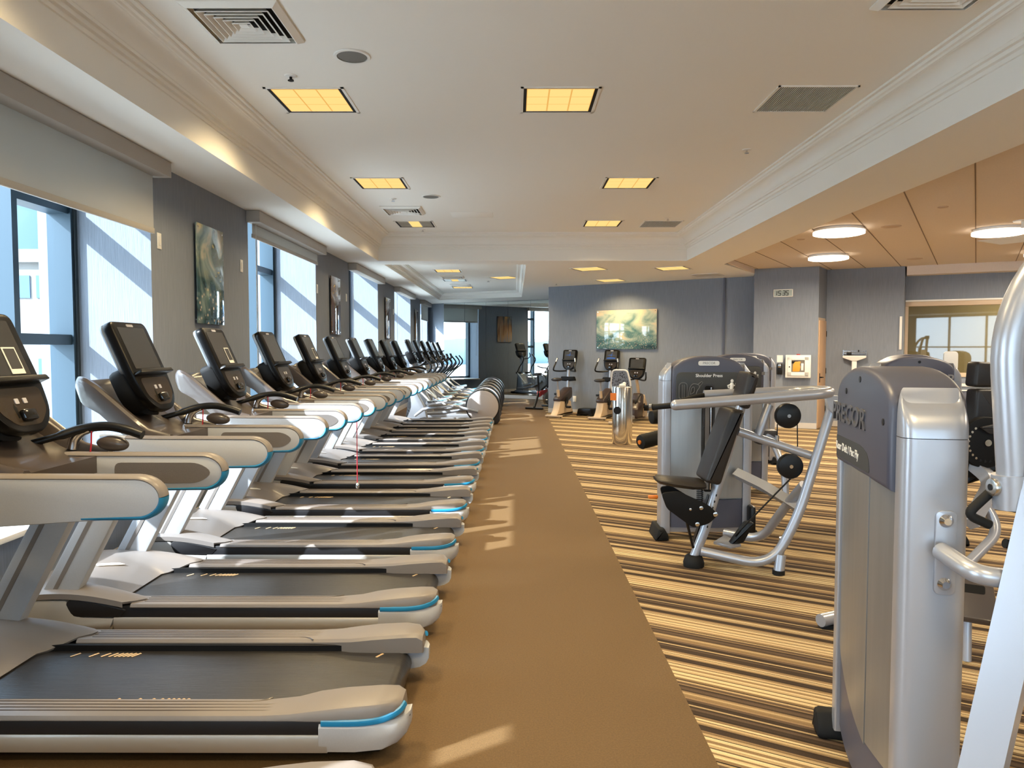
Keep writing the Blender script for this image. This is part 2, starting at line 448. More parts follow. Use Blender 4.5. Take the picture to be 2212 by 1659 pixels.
wallseg('wall_over_glass', PG, PE, 0.2, 2.46, 3.4, M_wallcover)
wallseg('wall_under_glass', PG, PE, 0.2, 0, 1.02, M_wallcover)
q0 = PR+TD*0.03+ND*0.0; q1 = q0+TD*5.2
wallseg('trim_3', q0, q1, 0.30, 2.97, ZP+0.02, M_panelceil)
# room behind the glass
bk = B(); a = PG - ND*3.2; b_ = PE - ND*3.2
bk.prism([(a.x, a.y), (b_.x, b_.y), (b_.x-ND.x*.2, b_.y-ND.y*.2), (a.x-ND.x*.2, a.y-ND.y*.2)], 0, 3.3, 'xy')
bk.prism([(PG.x-.1, PG.y), (PG.x, PG.y), (a.x, a.y), (a.x-.1, a.y)], 0, 3.3, 'xy')
bk.prism([(PE.x, PE.y), (PE.x+.1, PE.y), (b_.x+.1, b_.y), (b_.x, b_.y)], 0, 3.3, 'xy')
bk.prism([(PG.x, PG.y), (PE.x, PE.y), (b_.x, b_.y), (a.x, a.y)], 3.0, 3.1, 'xy')
M_studio = mat('studio_paint', (150,140,112), 0.8)
struct(bk.obj('wall_studio', M_studio))
sl = bpy.data.lights.new('studio_fill', 'AREA'); sl.size = 1.6; sl.energy = 130; sl.color = (1.0, 0.86, 0.62)  # added fill without a fixture, brightens the room behind the glass
so_ = bpy.data.objects.new('studio_fill', sl); C.objects.link(so_); so_.location = tuple((PG+PE)/2 - ND*1.6 + Vector((0,0,2.95)))
# interior window with pale wood frame
r = empty('window_8', PG); r['kind'] = 'structure'; r.rotation_euler = (0,0,ANG)
f = B(); f.box2((0.0, -0.04, 2.38), (5.2, 0.10, 2.47), bev=0.006); f.box2((0.0, -0.03, 1.02), (5.2, 0.10, 1.10), bev=0.006)
f.box2((0.0, -0.03, 1.0), (0.055, 0.10, 2.4)); f.box2((1.66, -0.03, 1.05), (1.72, 0.10, 2.4)); f.box2((3.4, -0.03, 1.05), (3.46, 0.10, 2.4))
f.obj('window_frame', M_cream, r)
B().quad((0.05, 0.03, 1.08), (5.15, 0.03, 1.08), (5.15, 0.03, 2.40), (0.05, 0.03, 2.40)).obj('pane', M_glass2, r)
B().box2((0.0, -0.055, 2.47), (5.2, 0.06, 2.50)).obj('window_ledge', M_white, r)

# mirror wall and the return beside the last window
PM0 = Vector((-2.33, 24.30, 0)); PM1 = PM0 + TD*4.2
wallseg('wall_mirror', PM0, PM1, 0.2, 0, 3.4, M_wallcover)
wallseg('wall_corner', (-2.95, 24.85, 0), PM0, 0.2, 0, 3.4, M_wallcover)
NP = 5
for k in range(NP):
    wd = 3.6/NP*1.0
    p = PM0 + TD*(0.0+0.80*k+0.002) + ND*0.006; q = PM0 + TD*(0.80*(k+1)-0.004) + ND*0.006
    mo = tag(B().box2((0,-0.004,0.10), (0.794,0.0,ZS-0.01)).obj('wall_mirror_panel', M_mirror, None, p, rot=(0,0,ANG)),
        ['frameless mirror panel on the far wall, next to the dark corner', 'frameless mirror panel, second from the dark corner of the far wall',
         'frameless mirror panel, third from the dark corner of the far wall', 'frameless mirror panel beside the end of the blue wall',
         'frameless mirror panel reaching behind the end of the blue wall'][k], 'mirror', 'mirror panels on the far wall')
wallseg('wall_blue_end', (0.82, 17.93, 0), (0.95, 18.18, 0), -0.02, 0, 3.4, M_wallcover)

# the rest of the shell: never seen directly, closes the room
b = B(); b.box2((XO-0.25, YB-0.2, 0), (14.0, YB, 0.5)); b.box2((XO-0.25, YB-0.2, 3.0), (14.0, YB, 3.6))
for x0, x1 in ((XO-0.25, -2.4), (3.6, 4.2), (10.2, 14.0)): b.box2((x0, YB-0.2, 0.5), (x1, YB, 3.0))
struct(b.obj('wall_back', M_wallcover))
for i, (x0, x1) in enumerate(((-2.4, 3.6), (4.2, 10.2))):  # windows added in the back wall as fill for camera-facing sides
    r = empty('window_%d' % (9+i), (x0, YB-0.1, 0.5)); r['kind'] = 'structure'
    f = B(); n_ = 4
    for k in range(n_+1): f.box2(((x1-x0)*k/n_-.03, -.05, 0), ((x1-x0)*k/n_+.03, .05, 2.5))
    for z in (0, 1.1, 2.44): f.box2((0, -.05, z), (x1-x0, .05, z+.06))
    f.obj('window_frame', M_frame, r)
    B().quad((0, 0, 0), (x1-x0, 0, 0), (x1-x0, 0, 2.5), (0, 0, 2.5)).obj('pane', M_glass, r)
struct(B().box2((12.2, YB, 0), (12.4, 16.0, 3.6)).obj('wall_right', M_wallcover))
cap = B(); cap.box2((XO-0.25, YB-0.2, 3.62), (14.0, 26.0, 3.75))
struct(cap.obj('roof', M_ceiling))
struct(B().prism([(PM1.x, PM1.y), (14.0, PM1.y), (14.0, PM1.y+0.2), (PM1.x, PM1.y+.2)], 0, 3.6, 'xy').obj('wall_rear', M_wallcover))
struct(B().prism([(0.95,18.18), (PM1.x,PM1.y), (PM1.x+.2,PM1.y), (1.15,18.18)], 0, 3.6, 'xy').obj('wall_link', M_wallcover))

# ceiling
Y1, Y2 = 12.60, 13.15
def slab(b, poly, z, th=0.03): b.prism(poly, z, z+th, 'xy')
c = B()
slab(c, [(XW-.03, YB), (XL-.03, YB), (XL-.03, 25.3), (XW-.03, 25.3)], ZS)
slab(c, [(XL-.03, Y1+.03), (XR+.03, Y1+.03), (XR+.03, Y2-.03), (XL-.03, Y2-.03)], ZS)
slab(c, [(XR+.03, YB), (3.70, YB), (3.70, Y2-.03), (XR+.03, Y2-.03)], ZS)
T2 = [(XL, Y2), (0.2, Y2), (0.2, 21.35), (XL, 22.7)]
slab(c, [(0.23, Y2-.03), (3.70, Y2-.03), (4.80, 14.80), (5.0, 15.6), (1.1, 18.2), (1.7, 22.4), (0.23, 23.4)], ZS)
slab(c, [(XL-.03, 22.75), (0.23, 21.37), (0.23, 23.4), (XL-.03, 24.8)], ZS)
slab(c, [(XL, YB), (XR, YB), (XR, YB+1.5), (XL, YB+1.5)], ZS)
struct(c.obj('ceiling', M_ceiling))
c = B(); slab(c, [(XL-.05, YB), (XR+.05, YB), (XR+.05, Y1+.05), (XL-.05, Y1+.05)], ZT)
# sides of the tray
YA = YB+1.5
c.box2((XL-0.03, YA, ZS), (XL, Y1+.03, ZT)); c.box2((XR, YA, ZS), (XR+0.03, Y1+.03, ZT)); c.box2((XL, Y1, ZS), (XR, Y1+0.03, ZT)); c.box2((XL, YA-0.03, ZS), (XR, YA, ZT))
struct(c.obj('ceiling_tray', M_ceiling))
c = B(); slab(c, [(XL-.05, Y2-.05), (0.25, Y2-.05), (0.25, 21.4), (XL-.05, 22.8)], ZT2)
for p, q in zip(T2, T2[1:]+T2[:1]):
    p, q = Vector(p+(0,)), Vector(q+(0,)); d = (q-p).normalized(); nn = Vector((d.y, -d.x, 0))*0.03
    c.prism([(p.x,p.y),(q.x,q.y),(q.x+nn.x,q.y+nn.y),(p.x+nn.x,p.y+nn.y)], ZS, ZT2+.01, 'xy')
struct(c.obj('ceiling_tray_far', M_ceiling))
def crown(name, poly, ztop, prof):
    """mitred crown moulding round the inside of a polygon (counter-clockwise)"""
    N = len(poly); rings = []
    for i in range(N):
        a, b_, c_ = Vector(poly[i-1]), Vector(poly[i]), Vector(poly[(i+1) % N])
        d0, d1 = (b_-a).normalized(), (c_-b_).normalized()
        n0, n1 = Vector((-d0.y, d0.x)), Vector((-d1.y, d1.x))
        mv = (n0+n1)/(1+n0.dot(n1))
        rings.append([(b_.x+mv.x*o, b_.y+mv.y*o, ztop-dz) for o, dz in prof])
    rings.append(rings[0])
    return struct(B().loft(rings, caps=False, closed=False).obj(name, M_crown, angle=20))
cp = [(0.215,0),(0.215,.018),(.190,.020),(.186,.040),(.170,.046),(.163,.058),(.150,.060)]
for k in range(11):
    a = k/10*PI/2; cp.append((0.148-0.088*math.sin(a), 0.062+0.100*(1-math.cos(a))))
cp += [(.056,.166),(.056,.186),(.036,.190),(.032,.214),(.012,.220),(.010,.246),(0,.250)]
crown('trim_4', [(XL,YA),(XR,YA),(XR,Y1),(XL,Y1)], ZT, cp)
crown('trim_5', T2, ZT2, [(o*0.85, d*0.62) for o, d in cp])
# acoustic panel ceiling on the right, set a little higher
c = B(); slab(c, [(3.70, YB), (12.4, YB), (12.4, 16.4), (5.6, 16.4), (4.80, 14.80), (3.70, 12.9)], ZP)
c.box2((3.68, YB, ZS+0.005), (3.70, 12.9, ZP+0.02))
d = Vector((4.80-3.70, 14.80-12.9)); c.prism([(3.70,12.9),(4.80,14.80),(4.78,14.83),(3.68,12.93)], ZS+.005, ZP+.02, 'xy')
struct(c.obj('ceiling_panels', M_panelceil))
g = B(); gd = Vector((0.53, 0.848)); gn = Vector((-gd.y, gd.x))*0.012
M_joint = mat('panel_joint', (128,108,90), 0.8)
for k in range(-9, 7):
    y0 = 6.33+1.15*k
    L = min((15.2-y0)/gd.y, 8.2/gd.x); p = Vector((3.70, y0-0.33)); s0 = max(0.0, (YB+.1-p.y)/gd.y)
    p, q = p+gd*s0, p+gd*L
    g.prism([(p.x,p.y),(q.x,q.y),(q.x+gn.x,q.y+gn.y),(p.x+gn.x,p.y+gn.y)], ZP-0.004, ZP+0.002, 'xy')
struct(g.obj('trim_6', M_joint))
# baseboards
def bb(nm, p, q, h=0.11, off=0.012):
    p, q = Vector(p), Vector(q); d = (q-p).normalized(); nn = Vector((d.y, -d.x, 0))*off
    struct(B().prism([(p.x,p.y),(q.x,q.y),(q.x+nn.x,q.y+nn.y),(p.x+nn.x,p.y+nn.y)], 0.0, h, 'xy').obj(nm, M_base))
bb('baseboard_far', P_blue0, P_blue1); bb('baseboard_pillar', (4.765,14.73,0), (5.86,14.27,0)); bb('baseboard_right', PIL[2]+(0,), PIL[3]+(0,))
bb('baseboard_mirror', PM0, PM1, 0.10, 0.02)
struct(B().box2((XW, YB, 0), (XW+0.014, 24.8, 0.11)).obj('baseboard_left', M_base))
# door in the narrow return
dr = empty('door_1', (5.86, 14.27, 0)); dr['kind'] = 'structure'; dr.rotation_euler = (0,0,math.atan2(0.61,0.41))
B().box2((0.02,0.0,0), (0.73,0.04,2.16)).obj('door_frame', M_cream, dr)
B().box2((0.07,-0.012,0.01), (0.69,0.01,2.11), bev=0.004).obj('door_leaf', M_door, dr)
hb = B()
for z in (0.3, 1.06, 1.80): hb.box2((0.685,-0.022,z), (0.705,0.0,z+0.11))
hb.obj('hinge', M_blackm, dr)
hd = B().cyl((0.14,-0.012,1.0),(0.14,-0.06,1.0),0.012).tube([(0.14,-0.055,1.0),(0.2,-0.06,1.0),(0.26,-0.055,0.995)],0.010); hd.box2((0.118,-0.017,0.9),(0.162,-0.011,1.08))
hd.obj('door_handle', M_blackm, dr)

# outside: water, shore, hills and a white office block, on the ground far below
M_water = mat('bay_water', (236,240,242), 0.6)  # near-white, sun glare put into the water colour
M_ground = mat('shore_ground', (232,230,222), 0.9, noise=0.05, nscale=0.05)  # whitened so the ground bounces sunlight up to the ceiling
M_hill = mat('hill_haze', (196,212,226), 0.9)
M_bldg = mat('office_wall', (104,101,97), 0.7)
M_bwin = mat('office_glass', (60,92,130), 0.2)
M_tree = mat('outside_tree', (96,128,84), 0.9, noise=0.3, nscale=1.5)
GZ = -14.0
struct(B().box2((-700,-500,GZ-1), (-4.2, 500, GZ)).obj('ground_outside', M_ground))
struct(B().box2((-690,-480,GZ), (-70, 40, GZ+0.3)).obj('water', M_water))
hl = B(); rng = random.Random(3)
pts = []
prof = [(-640, GZ)]
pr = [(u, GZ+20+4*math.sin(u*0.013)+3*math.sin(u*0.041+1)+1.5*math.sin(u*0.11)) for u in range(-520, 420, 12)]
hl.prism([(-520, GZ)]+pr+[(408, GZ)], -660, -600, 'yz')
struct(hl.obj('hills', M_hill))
ob = tag(empty('office_building', (-25, 40, GZ)), 'white office block with a band of blue windows seen past the nearest window', 'building')
b = B(); b.box2((-9, 0, 0), (3.0, 14, 20.2)); b.box2((3.0, 1.5, 0), (9.0, 12, 17.2)); b.obj('wall', M_bldg, ob)
b = B(); b.box2((-9.3, -0.3, 20.2), (3.3, 14.3, 20.9)); b.obj('roof', M_bldg, ob)
for k in range(9): B().box2((-8.4+1.25*k, -0.06, 18.3), (-7.5+1.25*k, 0.05, 19.5)).obj('window_pane', M_bwin, ob)
for k in range(7):
    for j in range(5): B().box2((-8.4+1.25*k, -0.06, 3.5+2.6*j), (-7.9+1.25*k, 0.05, 4.6+2.6*j)).obj('window_pane', M_bwin, ob)
rng = random.Random(5)
for k in range(8):
    x = -48-rng.random()*10; y = -20+k*8.5; h = 5.5+rng.random()*2.5
    t_ = B().ell((0,0,h*0.62), (h*0.42,h*0.42,h*0.40), n=12)
    t_.cyl((0,0,0),(0,0,h*0.4),0.25,8)
    tag(t_.obj('shore_tree', M_tree, None, (x, y, GZ)), 'round green tree on the shore beyond the glass, seen in the mirror', 'tree', 'trees on the shore outside')
# ------------------------------------------------------------------ ceiling fixtures
M_trof = mat('troffer_white', (236,234,228), 0.4)
M_lit = emat('warm_diffuser', (255,214,132), 0.62)
M_lit2 = emat('warm_diffuser_seam', (250,190,100), 0.5)
M_louver = mat('louver_unlit', (150,142,128), 0.35, metal=0.3)
def lamp(name, loc, size, power, col=(1.0,0.76,0.42), spread=136, parent=None):
    d = bpy.data.lights.new(name, 'AREA'); d.shape = 'SQUARE'; d.size = size; d.energy = power*LAMP_E; d.color = col
    d.spread = math.radians(spread)
    o = bpy.data.objects.new(name, d); C.objects.link(o); o.location = loc
    if parent: o.parent = parent
    return o
def troffer(x, y, z, label, rot=0.0, only_mid=False, power=55):
    r = thing('ceiling_light', label, 'ceiling light', (x, y, z), rot, 'square recessed ceiling lights')
    s = 0.30
    f = B()
    for sx in (-1, 1):
        f.box2((sx*s, -s, -0.006), (sx*(s-0.022), s, 0.004)); f.box2((-s, sx*s, -0.006), (s, sx*(s-0.022), 0.004))
    f.obj('light_trim', M_trof, r)
    g = B()
    for sx in (-1, 1): g.box2((sx*(s-0.022), -s+.02, -0.004), (sx*(s-0.046), s-.02, 0.004))
    for sx in (-1, 1): g.box2((-s+.02, sx*(s-0.022), -0.004), (s-.02, sx*(s-0.030), 0.004))
    g.obj('light_gap', M_blackm, r)
    a = s-0.045; d = B(); u = B(); u2 = B(); e = 0.006; c3 = 2*a/3
    for i in range(3):
        for j in range(3):
            x0, y0 = -a+c3*i+e, -a+c3*j+e
            tgt = d if (not only_mid or i == 1) else (u if i == 0 else u2)
            tgt.box2((x0, y0, -0.003), (x0+c3-2*e, y0+c3-2*e, 0.003))
    d.obj('diffuser', M_lit, r)
    if only_mid: u.obj('unlit_louver', M_louver, r); u2.obj('unlit_louver', M_louver, r)
    else:
        B().box2((-a, -a, -0.0015), (a, a, 0.003)).obj('diffuser_seam', M_lit2, r)
    lamp('troffer_lamp', (0, 0, -0.008), 0.5 if not only_mid else 0.25, power if not only_mid else power*0.5, parent=r)
    return r
T = troffer
T(-1.575, 5.86, ZT, 'glowing square ceiling light below the round ceiling speaker, nearest the windows')
T(0.345, 5.86, ZT, 'glowing square ceiling light nearest the camera, mid ceiling, beside the big grille')
T(-1.57, 8.75, ZT, 'glowing square ceiling light, second from the camera along the window side')
T(1.33, 8.75, ZT, 'glowing square ceiling light right of the aisle, second from the camera')
T(-1.55, 11.59, ZT, 'square ceiling light lit only in its middle strip, near the ceiling cross beam', only_mid=True)
T(1.36, 11.54, ZT, 'glowing square ceiling light next to the flat return grille near the cross beam')
for x, y in ((-1.575, 2.9), (0.345, 2.9), (-1.575, 0.0), (1.0, 0.0), (1.0, -2.4), (-1.575, -2.4)):
    T(x, y, ZT, 'square recessed ceiling light overhead, behind the camera')
T(-1.44, 15.97, ZT2, 'glowing square ceiling light in the far tray, nearest of three by the windows', power=40)
T(-1.47, 18.15, ZT2, 'square light in the far tray lit only in its middle strip', only_mid=True, power=40)
T(-1.43, 20.25, ZT2, 'glowing square ceiling light in the far tray, farthest by the mirrors', power=40)
T(-0.25, 17.5, ZT2, 'glowing square ceiling light in the right half of the far tray', ANG, power=40)
T(1.40, 13.88, ZS, 'glowing square ceiling light in the flat ceiling just past the cross beam, left one', ANG)
T(2.93, 13.78, ZS, 'glowing square ceiling light in the flat ceiling just past the cross beam, right one', ANG)
T(2.10, 16.2, ZS, 'glowing square ceiling light just above the picture on the blue wall', ANG)

# louvred air diffusers, flat return grilles, speakers, sprinklers
def air_vent(x, y, z, label, s=0.25, rot=0):
    r = thing('air_vent', label, 'air vent', (x, y, z), rot, 'louvred air vents in the ceiling')
    b = B(); b.box2((-s+.02, -s+.02, -0.004), (s-.02, s-.02, 0.004)); b.obj('vent_duct', M_blackm, r)
    for k in range(6):
        a = s*(1-k*0.155); iw = a-0.018; rings = []
        zz = -0.03+0.002*k
        P = lambda h, zz: [(-h,-h,zz),(h,-h,zz),(h,h,zz),(-h,h,zz)]
        if k == 0: rr = [P(a+.03, -0.002), P(a+.03, -.012), P(a-.005, -0.035), P(a-.012, -.033), P(a+.01, -.004)]
        else: rr = [P(a, -0.036), P(a-.006, -.038), P(a-0.030, -0.010), P(a-.026, -.008)]
        bb_ = B(); bb_.loft(rr+[rr[0]], caps=False); bb_.obj('vent_ring', M_trof, r)
    B().loft([P(s*0.10, -.03), P(s*0.05, -.012)]).obj('vent_core', M_trof, r)
    return r
air_vent(-1.605, 4.46, ZT, 'large louvred air vent nearest the camera, top left of the ceiling')
air_vent(-1.565, 10.40, ZT, 'louvred air vent above the half lit ceiling light')
air_vent(-1.45, 17.2, ZT2, 'louvred air vent in the far tray, nearer one', 0.24)
air_vent(-1.43, 19.5, ZT2, 'louvred air vent in the far tray, farther one', 0.24)
air_vent(2.30, 4.02, ZT, 'louvred air vent cut off by the top edge of the picture, right side')
def grille(x, y, z, label, rot=0, w=0.30):
    r = thing('return_grille', label, 'air grille', (x, y, z), rot, 'flat slatted return grilles')
    b = B()
    for s in (-1, 1): b.box2((s*w, -w, -0.008), (s*(w-.016), w, 0.002)); b.box2((-w, s*w, -0.008), (w, s*(w-.016), 0.002))
    b.obj('grille_frame', M_trof, r)
    b = B()
    for k in range(36): xx = -w+.022+k*(2*w-.044)/35; b.box((xx, 0, -0.004), (0.003, 2*w-.03, 0.008), rot=(0, .5, 0))
    b.obj('grille_slats', M_trof, r)
    B().box2((-w+.014, -w+.014, -0.001), (w-.014, w-.014, 0.003)).obj('grille_duct', M_dark, r)
    return r
grille(2.25, 5.84, ZT, 'large flat slatted return grille in the ceiling, right side')
grille(2.27, 11.58, ZT, 'flat slatted return grille next to the far right ceiling light')
grille(3.9, 15.0, ZS, 'flat return grille in the lower ceiling near the blue wall', ANG, 0.28)
grille(7.25, 10.8, ZP, 'wide return grille in the panelled ceiling behind a round lamp', 0.57, 0.34)
def access(x, y): tag(B().box2((-.3,-.2,-0.006),(.3,.2,0.002), bev=.002).obj('access_hatch', M_ceiling, None, (x, y, ZT)), 'flush white access hatch in the tray ceiling', 'hatch')
access(-0.62, 10.79)
def speaker(x, y, z, label, r_=0.10):
    r = thing('ceiling_speaker', label, 'speaker', (x, y, z), 0, 'round ceiling speakers')
    B().lathe([(r_, -0.002), (r_+.022, -0.002), (r_+.018, -0.008), (r_, -0.009)], 32, caps=False).obj('speaker_rim', M_trof, r)
    B().lathe([(0, -0.007), (r_*0.6, -0.007), (r_, -0.005), (r_, 0.0), (0, 0.0)], 32).obj('speaker_mesh', mat('speaker_cloth', (120,118,114), 0.8) if 'speaker_cloth' not in MATS else MATS['speaker_cloth'], r)
speaker(-1.08, 4.98, ZT, 'round grey ceiling speaker near the big louvred vent')
speaker(-1.07, 9.49, ZT, 'round ceiling speaker right of the smaller louvred vent')
M_spk2 = mat('panel_disc', (196,172,150), 0.7)
def disc(x, y, r_, label): tag(B().lathe([(0,-.008),(r_*.9,-.008),(r_,-.004),(r_,0),(0,0)], 28).obj('ceiling_disc', M_spk2, None, (x, y, ZP)), label, 'ceiling cover', 'discs in the panelled ceiling')
disc(4.87, 9.63, 0.12, 'tan round speaker cover in the panelled ceiling, largest of the small discs')
disc(4.78, 8.32, 0.055, 'tiny tan disc in the panelled ceiling, nearest the camera')
disc(7.04, 13.08, 0.13, 'tan round cover in the panelled ceiling above the scale corner')
disc(4.14, 10.76, 0.055, 'tiny tan disc in the panelled ceiling beside the beam')
def sprinkler(x, y, z, label, s=1.0, dark=False):
    r = thing('fire_sprinkler', label, 'sprinkler', (x, y, z), 0, 'fire sprinklers')
    B().lathe([(0,0),(.045*s,0),(.04*s,-.006),(.016*s,-.01),(0,-.01)], 20).obj('escutcheon', M_trof, r)
    b = B(); b.cyl((0,0,-.008),(0,0,-.028),.010*s,10); b.cyl((0,0,-.034),(0,0,-.037),.022*s,14)
    for a in (0, PI): b.tube([(.012*s*math.cos(a),0,-.026),(.018*s*math.cos(a),0,-.031),(0,0,-.036)], .003*s, 6)
    b.obj('sprinkler_head', M_blackm if dark else M_chrome, r)
sprinkler(-1.594, 5.33, ZT, 'black headed sprinkler between the louvred vent and a light', 1.0, True)
sprinkler(-1.577, 9.63, ZT, 'small sprinkler in front of the smaller louvred vent')
sprinkler(2.263, 7.29, ZT, 'sprinkler in the bare right part of the tray ceiling')
sprinkler(2.279, 11.07, ZT, 'sprinkler just before the small return grille')
sprinkler(-1.5, 12.1, ZT, 'sprinkler behind the half lit light, against the crown')
sprinkler(0.95, 16.9, ZS, 'sprinkler above the left end of the blue wall')
sprinkler(-0.65, 18.2, ZT2, 'sprinkler in the middle of the far tray', 1.6)
M_drum = emat('drum_glow', (255,238,214), 3.2)
def drum(x, y, label):
    r = thing('drum_light', label, 'ceiling light', (x, y, ZP-0.001), 0, 'round drum ceiling lights')
    B().lathe([(0,0),(.30,0),(.30,-.022),(.315,-.022),(.315,-.04),(0,-.04)], 40).obj('drum_base', M_white, r)
    B().lathe([(0,-.082),(.29,-.082),(.318,-.074),(.318,-.040),(0,-.040)], 48).obj('drum_diffuser', M_drum, r)
    d = lamp('drum_lamp', (0,0,-.09), 0.5, 120, (1.0,0.83,0.60), 170, r); d.data.shape = 'DISK'
drum(4.27, 9.8, 'round glowing drum light in the panelled ceiling, nearer the aisle')
drum(5.30, 12.55, 'round glowing drum light nearest the clock')
drum(6.38, 9.8, 'round glowing drum light at the right edge of the picture')
drum(8.6, 12.0, 'round glowing drum light farthest right, behind the curved machine arm')
drum(4.9, 5.4, 'round drum light overhead, right of the camera'); drum(8.0, 7.2, 'round drum light overhead, far right, outside the picture'); drum(4.9, 1.0, 'round drum light behind the camera on the right')
lb = thing('projector_mount', 'small white ceiling mount beside a round drum light', 'mount', (6.28, 9.2, ZP))
B().lathe([(0,0),(.11,0),(.105,-.012),(0,-.012)], 24).obj('mount_plate', M_white, lb)
B().cyl((0,0,-.01),(0,0,-.09),.022,14).obj('mount_stem', M_white, lb)

# ------------------------------------------------------------------ roller blinds
WHICH = {1: ('just behind the camera', 2.47), 2: ('nearest the camera, drawn lowest', 2.47), 3: ('over the second window in view', 2.77), 4: ('over the third window in view, almost fully up', 2.97),
         5: ('over the fourth window in view, almost fully up', 2.97), 6: ('over the last window beside the dark corner', 2.45)}
for i, (wh, zb) in WHICH.items():
    a, b_ = WINS[i]; hw = (b_-a)/2
    r = thing('roller_blind', 'off-white roller blind in a grey valance, '+wh, 'roller blind', (XW, (a+b_)/2, 0), 0, 'roller blinds on the window wall')
    v = B(); v.box2((0.002, -hw-0.05, 2.925), (0.15, hw+0.06, ZS-0.004), bev=0.004); v.obj('valance', M_valance, r)
    cl = B(); cl.box2((0.030, -hw+0.05, zb+0.03), (0.031, hw-0.01, 2.93))
    cl.quad
    o = cl.obj('blind_cloth', M_blind, r)
    B().box2((0.020, -hw+0.05, zb), (0.040, hw-0.01, zb+0.045), bev=0.004).obj('hem_bar', M_valance, r)
    ch = B(); ch.tube([(0.05, -hw+0.10, 2.95), (0.05, -hw+0.10, 1.3)], 0.0022, 6); ch.tube([(0.05, -hw+0.125, 2.95), (0.05, -hw+0.125, 1.3)], 0.0022, 6)
    ch.obj('blind_chain', M_whitepl, r)

# ------------------------------------------------------------------ wall things
def art_mat(name, cols, scale, stretch=(1,1,1), seed=0.0, dist=1.2, spots=0.0, rough=0.06, zg=0.0, amp=1.0):
    m = bpy.data.materials.new(name); m.use_nodes = True; n = m.node_tree; b = n.nodes['Principled BSDF']
    b.inputs['Roughness'].default_value = rough; b.inputs['Coat Weight'].default_value = 0.6; b.inputs['Coat Roughness'].default_value = 0.02
    t = n.nodes.new('ShaderNodeTexCoord'); mp = n.nodes.new('ShaderNodeMapping'); mp.inputs['Scale'].default_value = stretch; mp.inputs['Location'].default_value = (seed,seed*1.7,seed*.6)
    x = n.nodes.new('ShaderNodeTexNoise'); x.inputs['Scale'].default_value = scale; x.inputs['Detail'].default_value = 6; x.inputs['Distortion'].default_value = dist
    r = n.nodes.new('ShaderNodeValToRGB')
    for i, (p, c) in enumerate(cols):
        e = r.color_ramp.elements[i] if i < 2 else r.color_ramp.elements.new(p)
        e.position = p; e.color = lin(c)+(1,)
    n.links.new(t.outputs['Object'], mp.inputs[0]); n.links.new(mp.outputs[0], x.inputs[0])
    sz = n.nodes.new('ShaderNodeSeparateXYZ'); n.links.new(t.outputs['Object'], sz.inputs[0])
    k1 = n.nodes.new('ShaderNodeMath'); k1.operation = 'MULTIPLY_ADD'; k1.inputs[1].default_value = zg; k1.inputs[2].default_value = 0.5-0.5*amp; n.links.new(sz.outputs[2], k1.inputs[0])
    k2 = n.nodes.new('ShaderNodeMath'); k2.operation = 'MULTIPLY_ADD'; k2.inputs[1].default_value = amp; n.links.new(x.outputs['Fac'], k2.inputs[0]); n.links.new(k1.outputs[0], k2.inputs[2])
    n.links.new(k2.outputs[0], r.inputs[0])
    out = r.outputs[0]
    if spots:
        v = n.nodes.new('ShaderNodeTexVoronoi'); v.inputs['Scale'].default_value = spots
        n.links.new(mp.outputs[0], v.inputs['Vector'])
        q = n.nodes.new('ShaderNodeMapRange'); q.inputs[1].default_value = 0.30; q.inputs[2].default_value = 0.12; n.links.new(v.outputs['Distance'], q.inputs[0])
        s2 = n.nodes.new('ShaderNodeSeparateXYZ'); n.links.new(t.outputs['Object'], s2.inputs[0])
        q2 = n.nodes.new('ShaderNodeMapRange'); q2.inputs[1].default_value = -0.05; q2.inputs[2].default_value = -0.3; n.links.new(s2.outputs[2], q2.inputs[0])
        mu = n.nodes.new('ShaderNodeMath'); mu.operation = 'MULTIPLY'; n.links.new(q.outputs[0], mu.inputs[0]); n.links.new(q2.outputs[0], mu.inputs[1])
        mx = n.nodes.new('ShaderNodeMixRGB'); n.links.new(mu.outputs[0], mx.inputs[0]); n.links.new(out, mx.inputs[1]); mx.inputs[2].default_value = lin((226,206,180))+(1,)
        out = mx.outputs[0]
    n.links.new(out, b.inputs['Base Color'])
    return m
A_wave = art_mat('art_wave', [(0.25,(20,34,40)),(0.42,(58,88,92)),(0.56,(128,146,138)),(0.70,(206,194,168))], 2.6, (1,1,1), 2.0, 1.2, spots=16, zg=0.18)
A_brown = art_mat('art_brown', [(0.30,(38,28,22)),(0.48,(110,82,58)),(0.62,(70,56,46)),(0.75,(190,170,140))], 5.0, (1,1,0.35), 5.0, 1.5)
A_amber = art_mat('art_amber', [(0.22,(150,150,150)),(0.42,(196,150,96)),(0.56,(150,100,52)),(0.74,(44,36,32))], 4.0, (3,3,0.3), 9.0, 0.4, zg=0.45)
A_sea = art_mat('art_sea', [(0.25,(44,74,86)),(0.42,(96,132,132)),(0.56,(176,188,172)),(0.68,(232,206,172))], 2.6, (1,1,1.5), 3.4, 0.7, spots=22, zg=0.30, amp=0.8)
def wall_art(x, y, z, w, h, m_, label, rotz, group='glossy prints'):
    """local x along the wall, local -y out of the wall"""
    r = thing('wall_art', label, 'picture', (x, y, z), rotz, group)
    B().box2((-w/2, -0.036, -h/2), (w/2, -0.026, h/2), bev=0.002).obj('print_panel', m_, r)
    for sx in (-1, 1):
        for sz in (-1, 1):
            B().cyl((sx*(w/2-.035), 0.0, sz*(h/2-.035)), (sx*(w/2-.035), -0.041, sz*(h/2-.035)), 0.009, 12).obj('standoff', M_chrome, r)
zc, hh = 2.245, 0.91
wall_art(XW, 6.97, zc, 0.61, hh, A_wave, 'tall glossy print of a breaking teal wave, nearest on the window wall', PI/2, 'prints on the window wall')
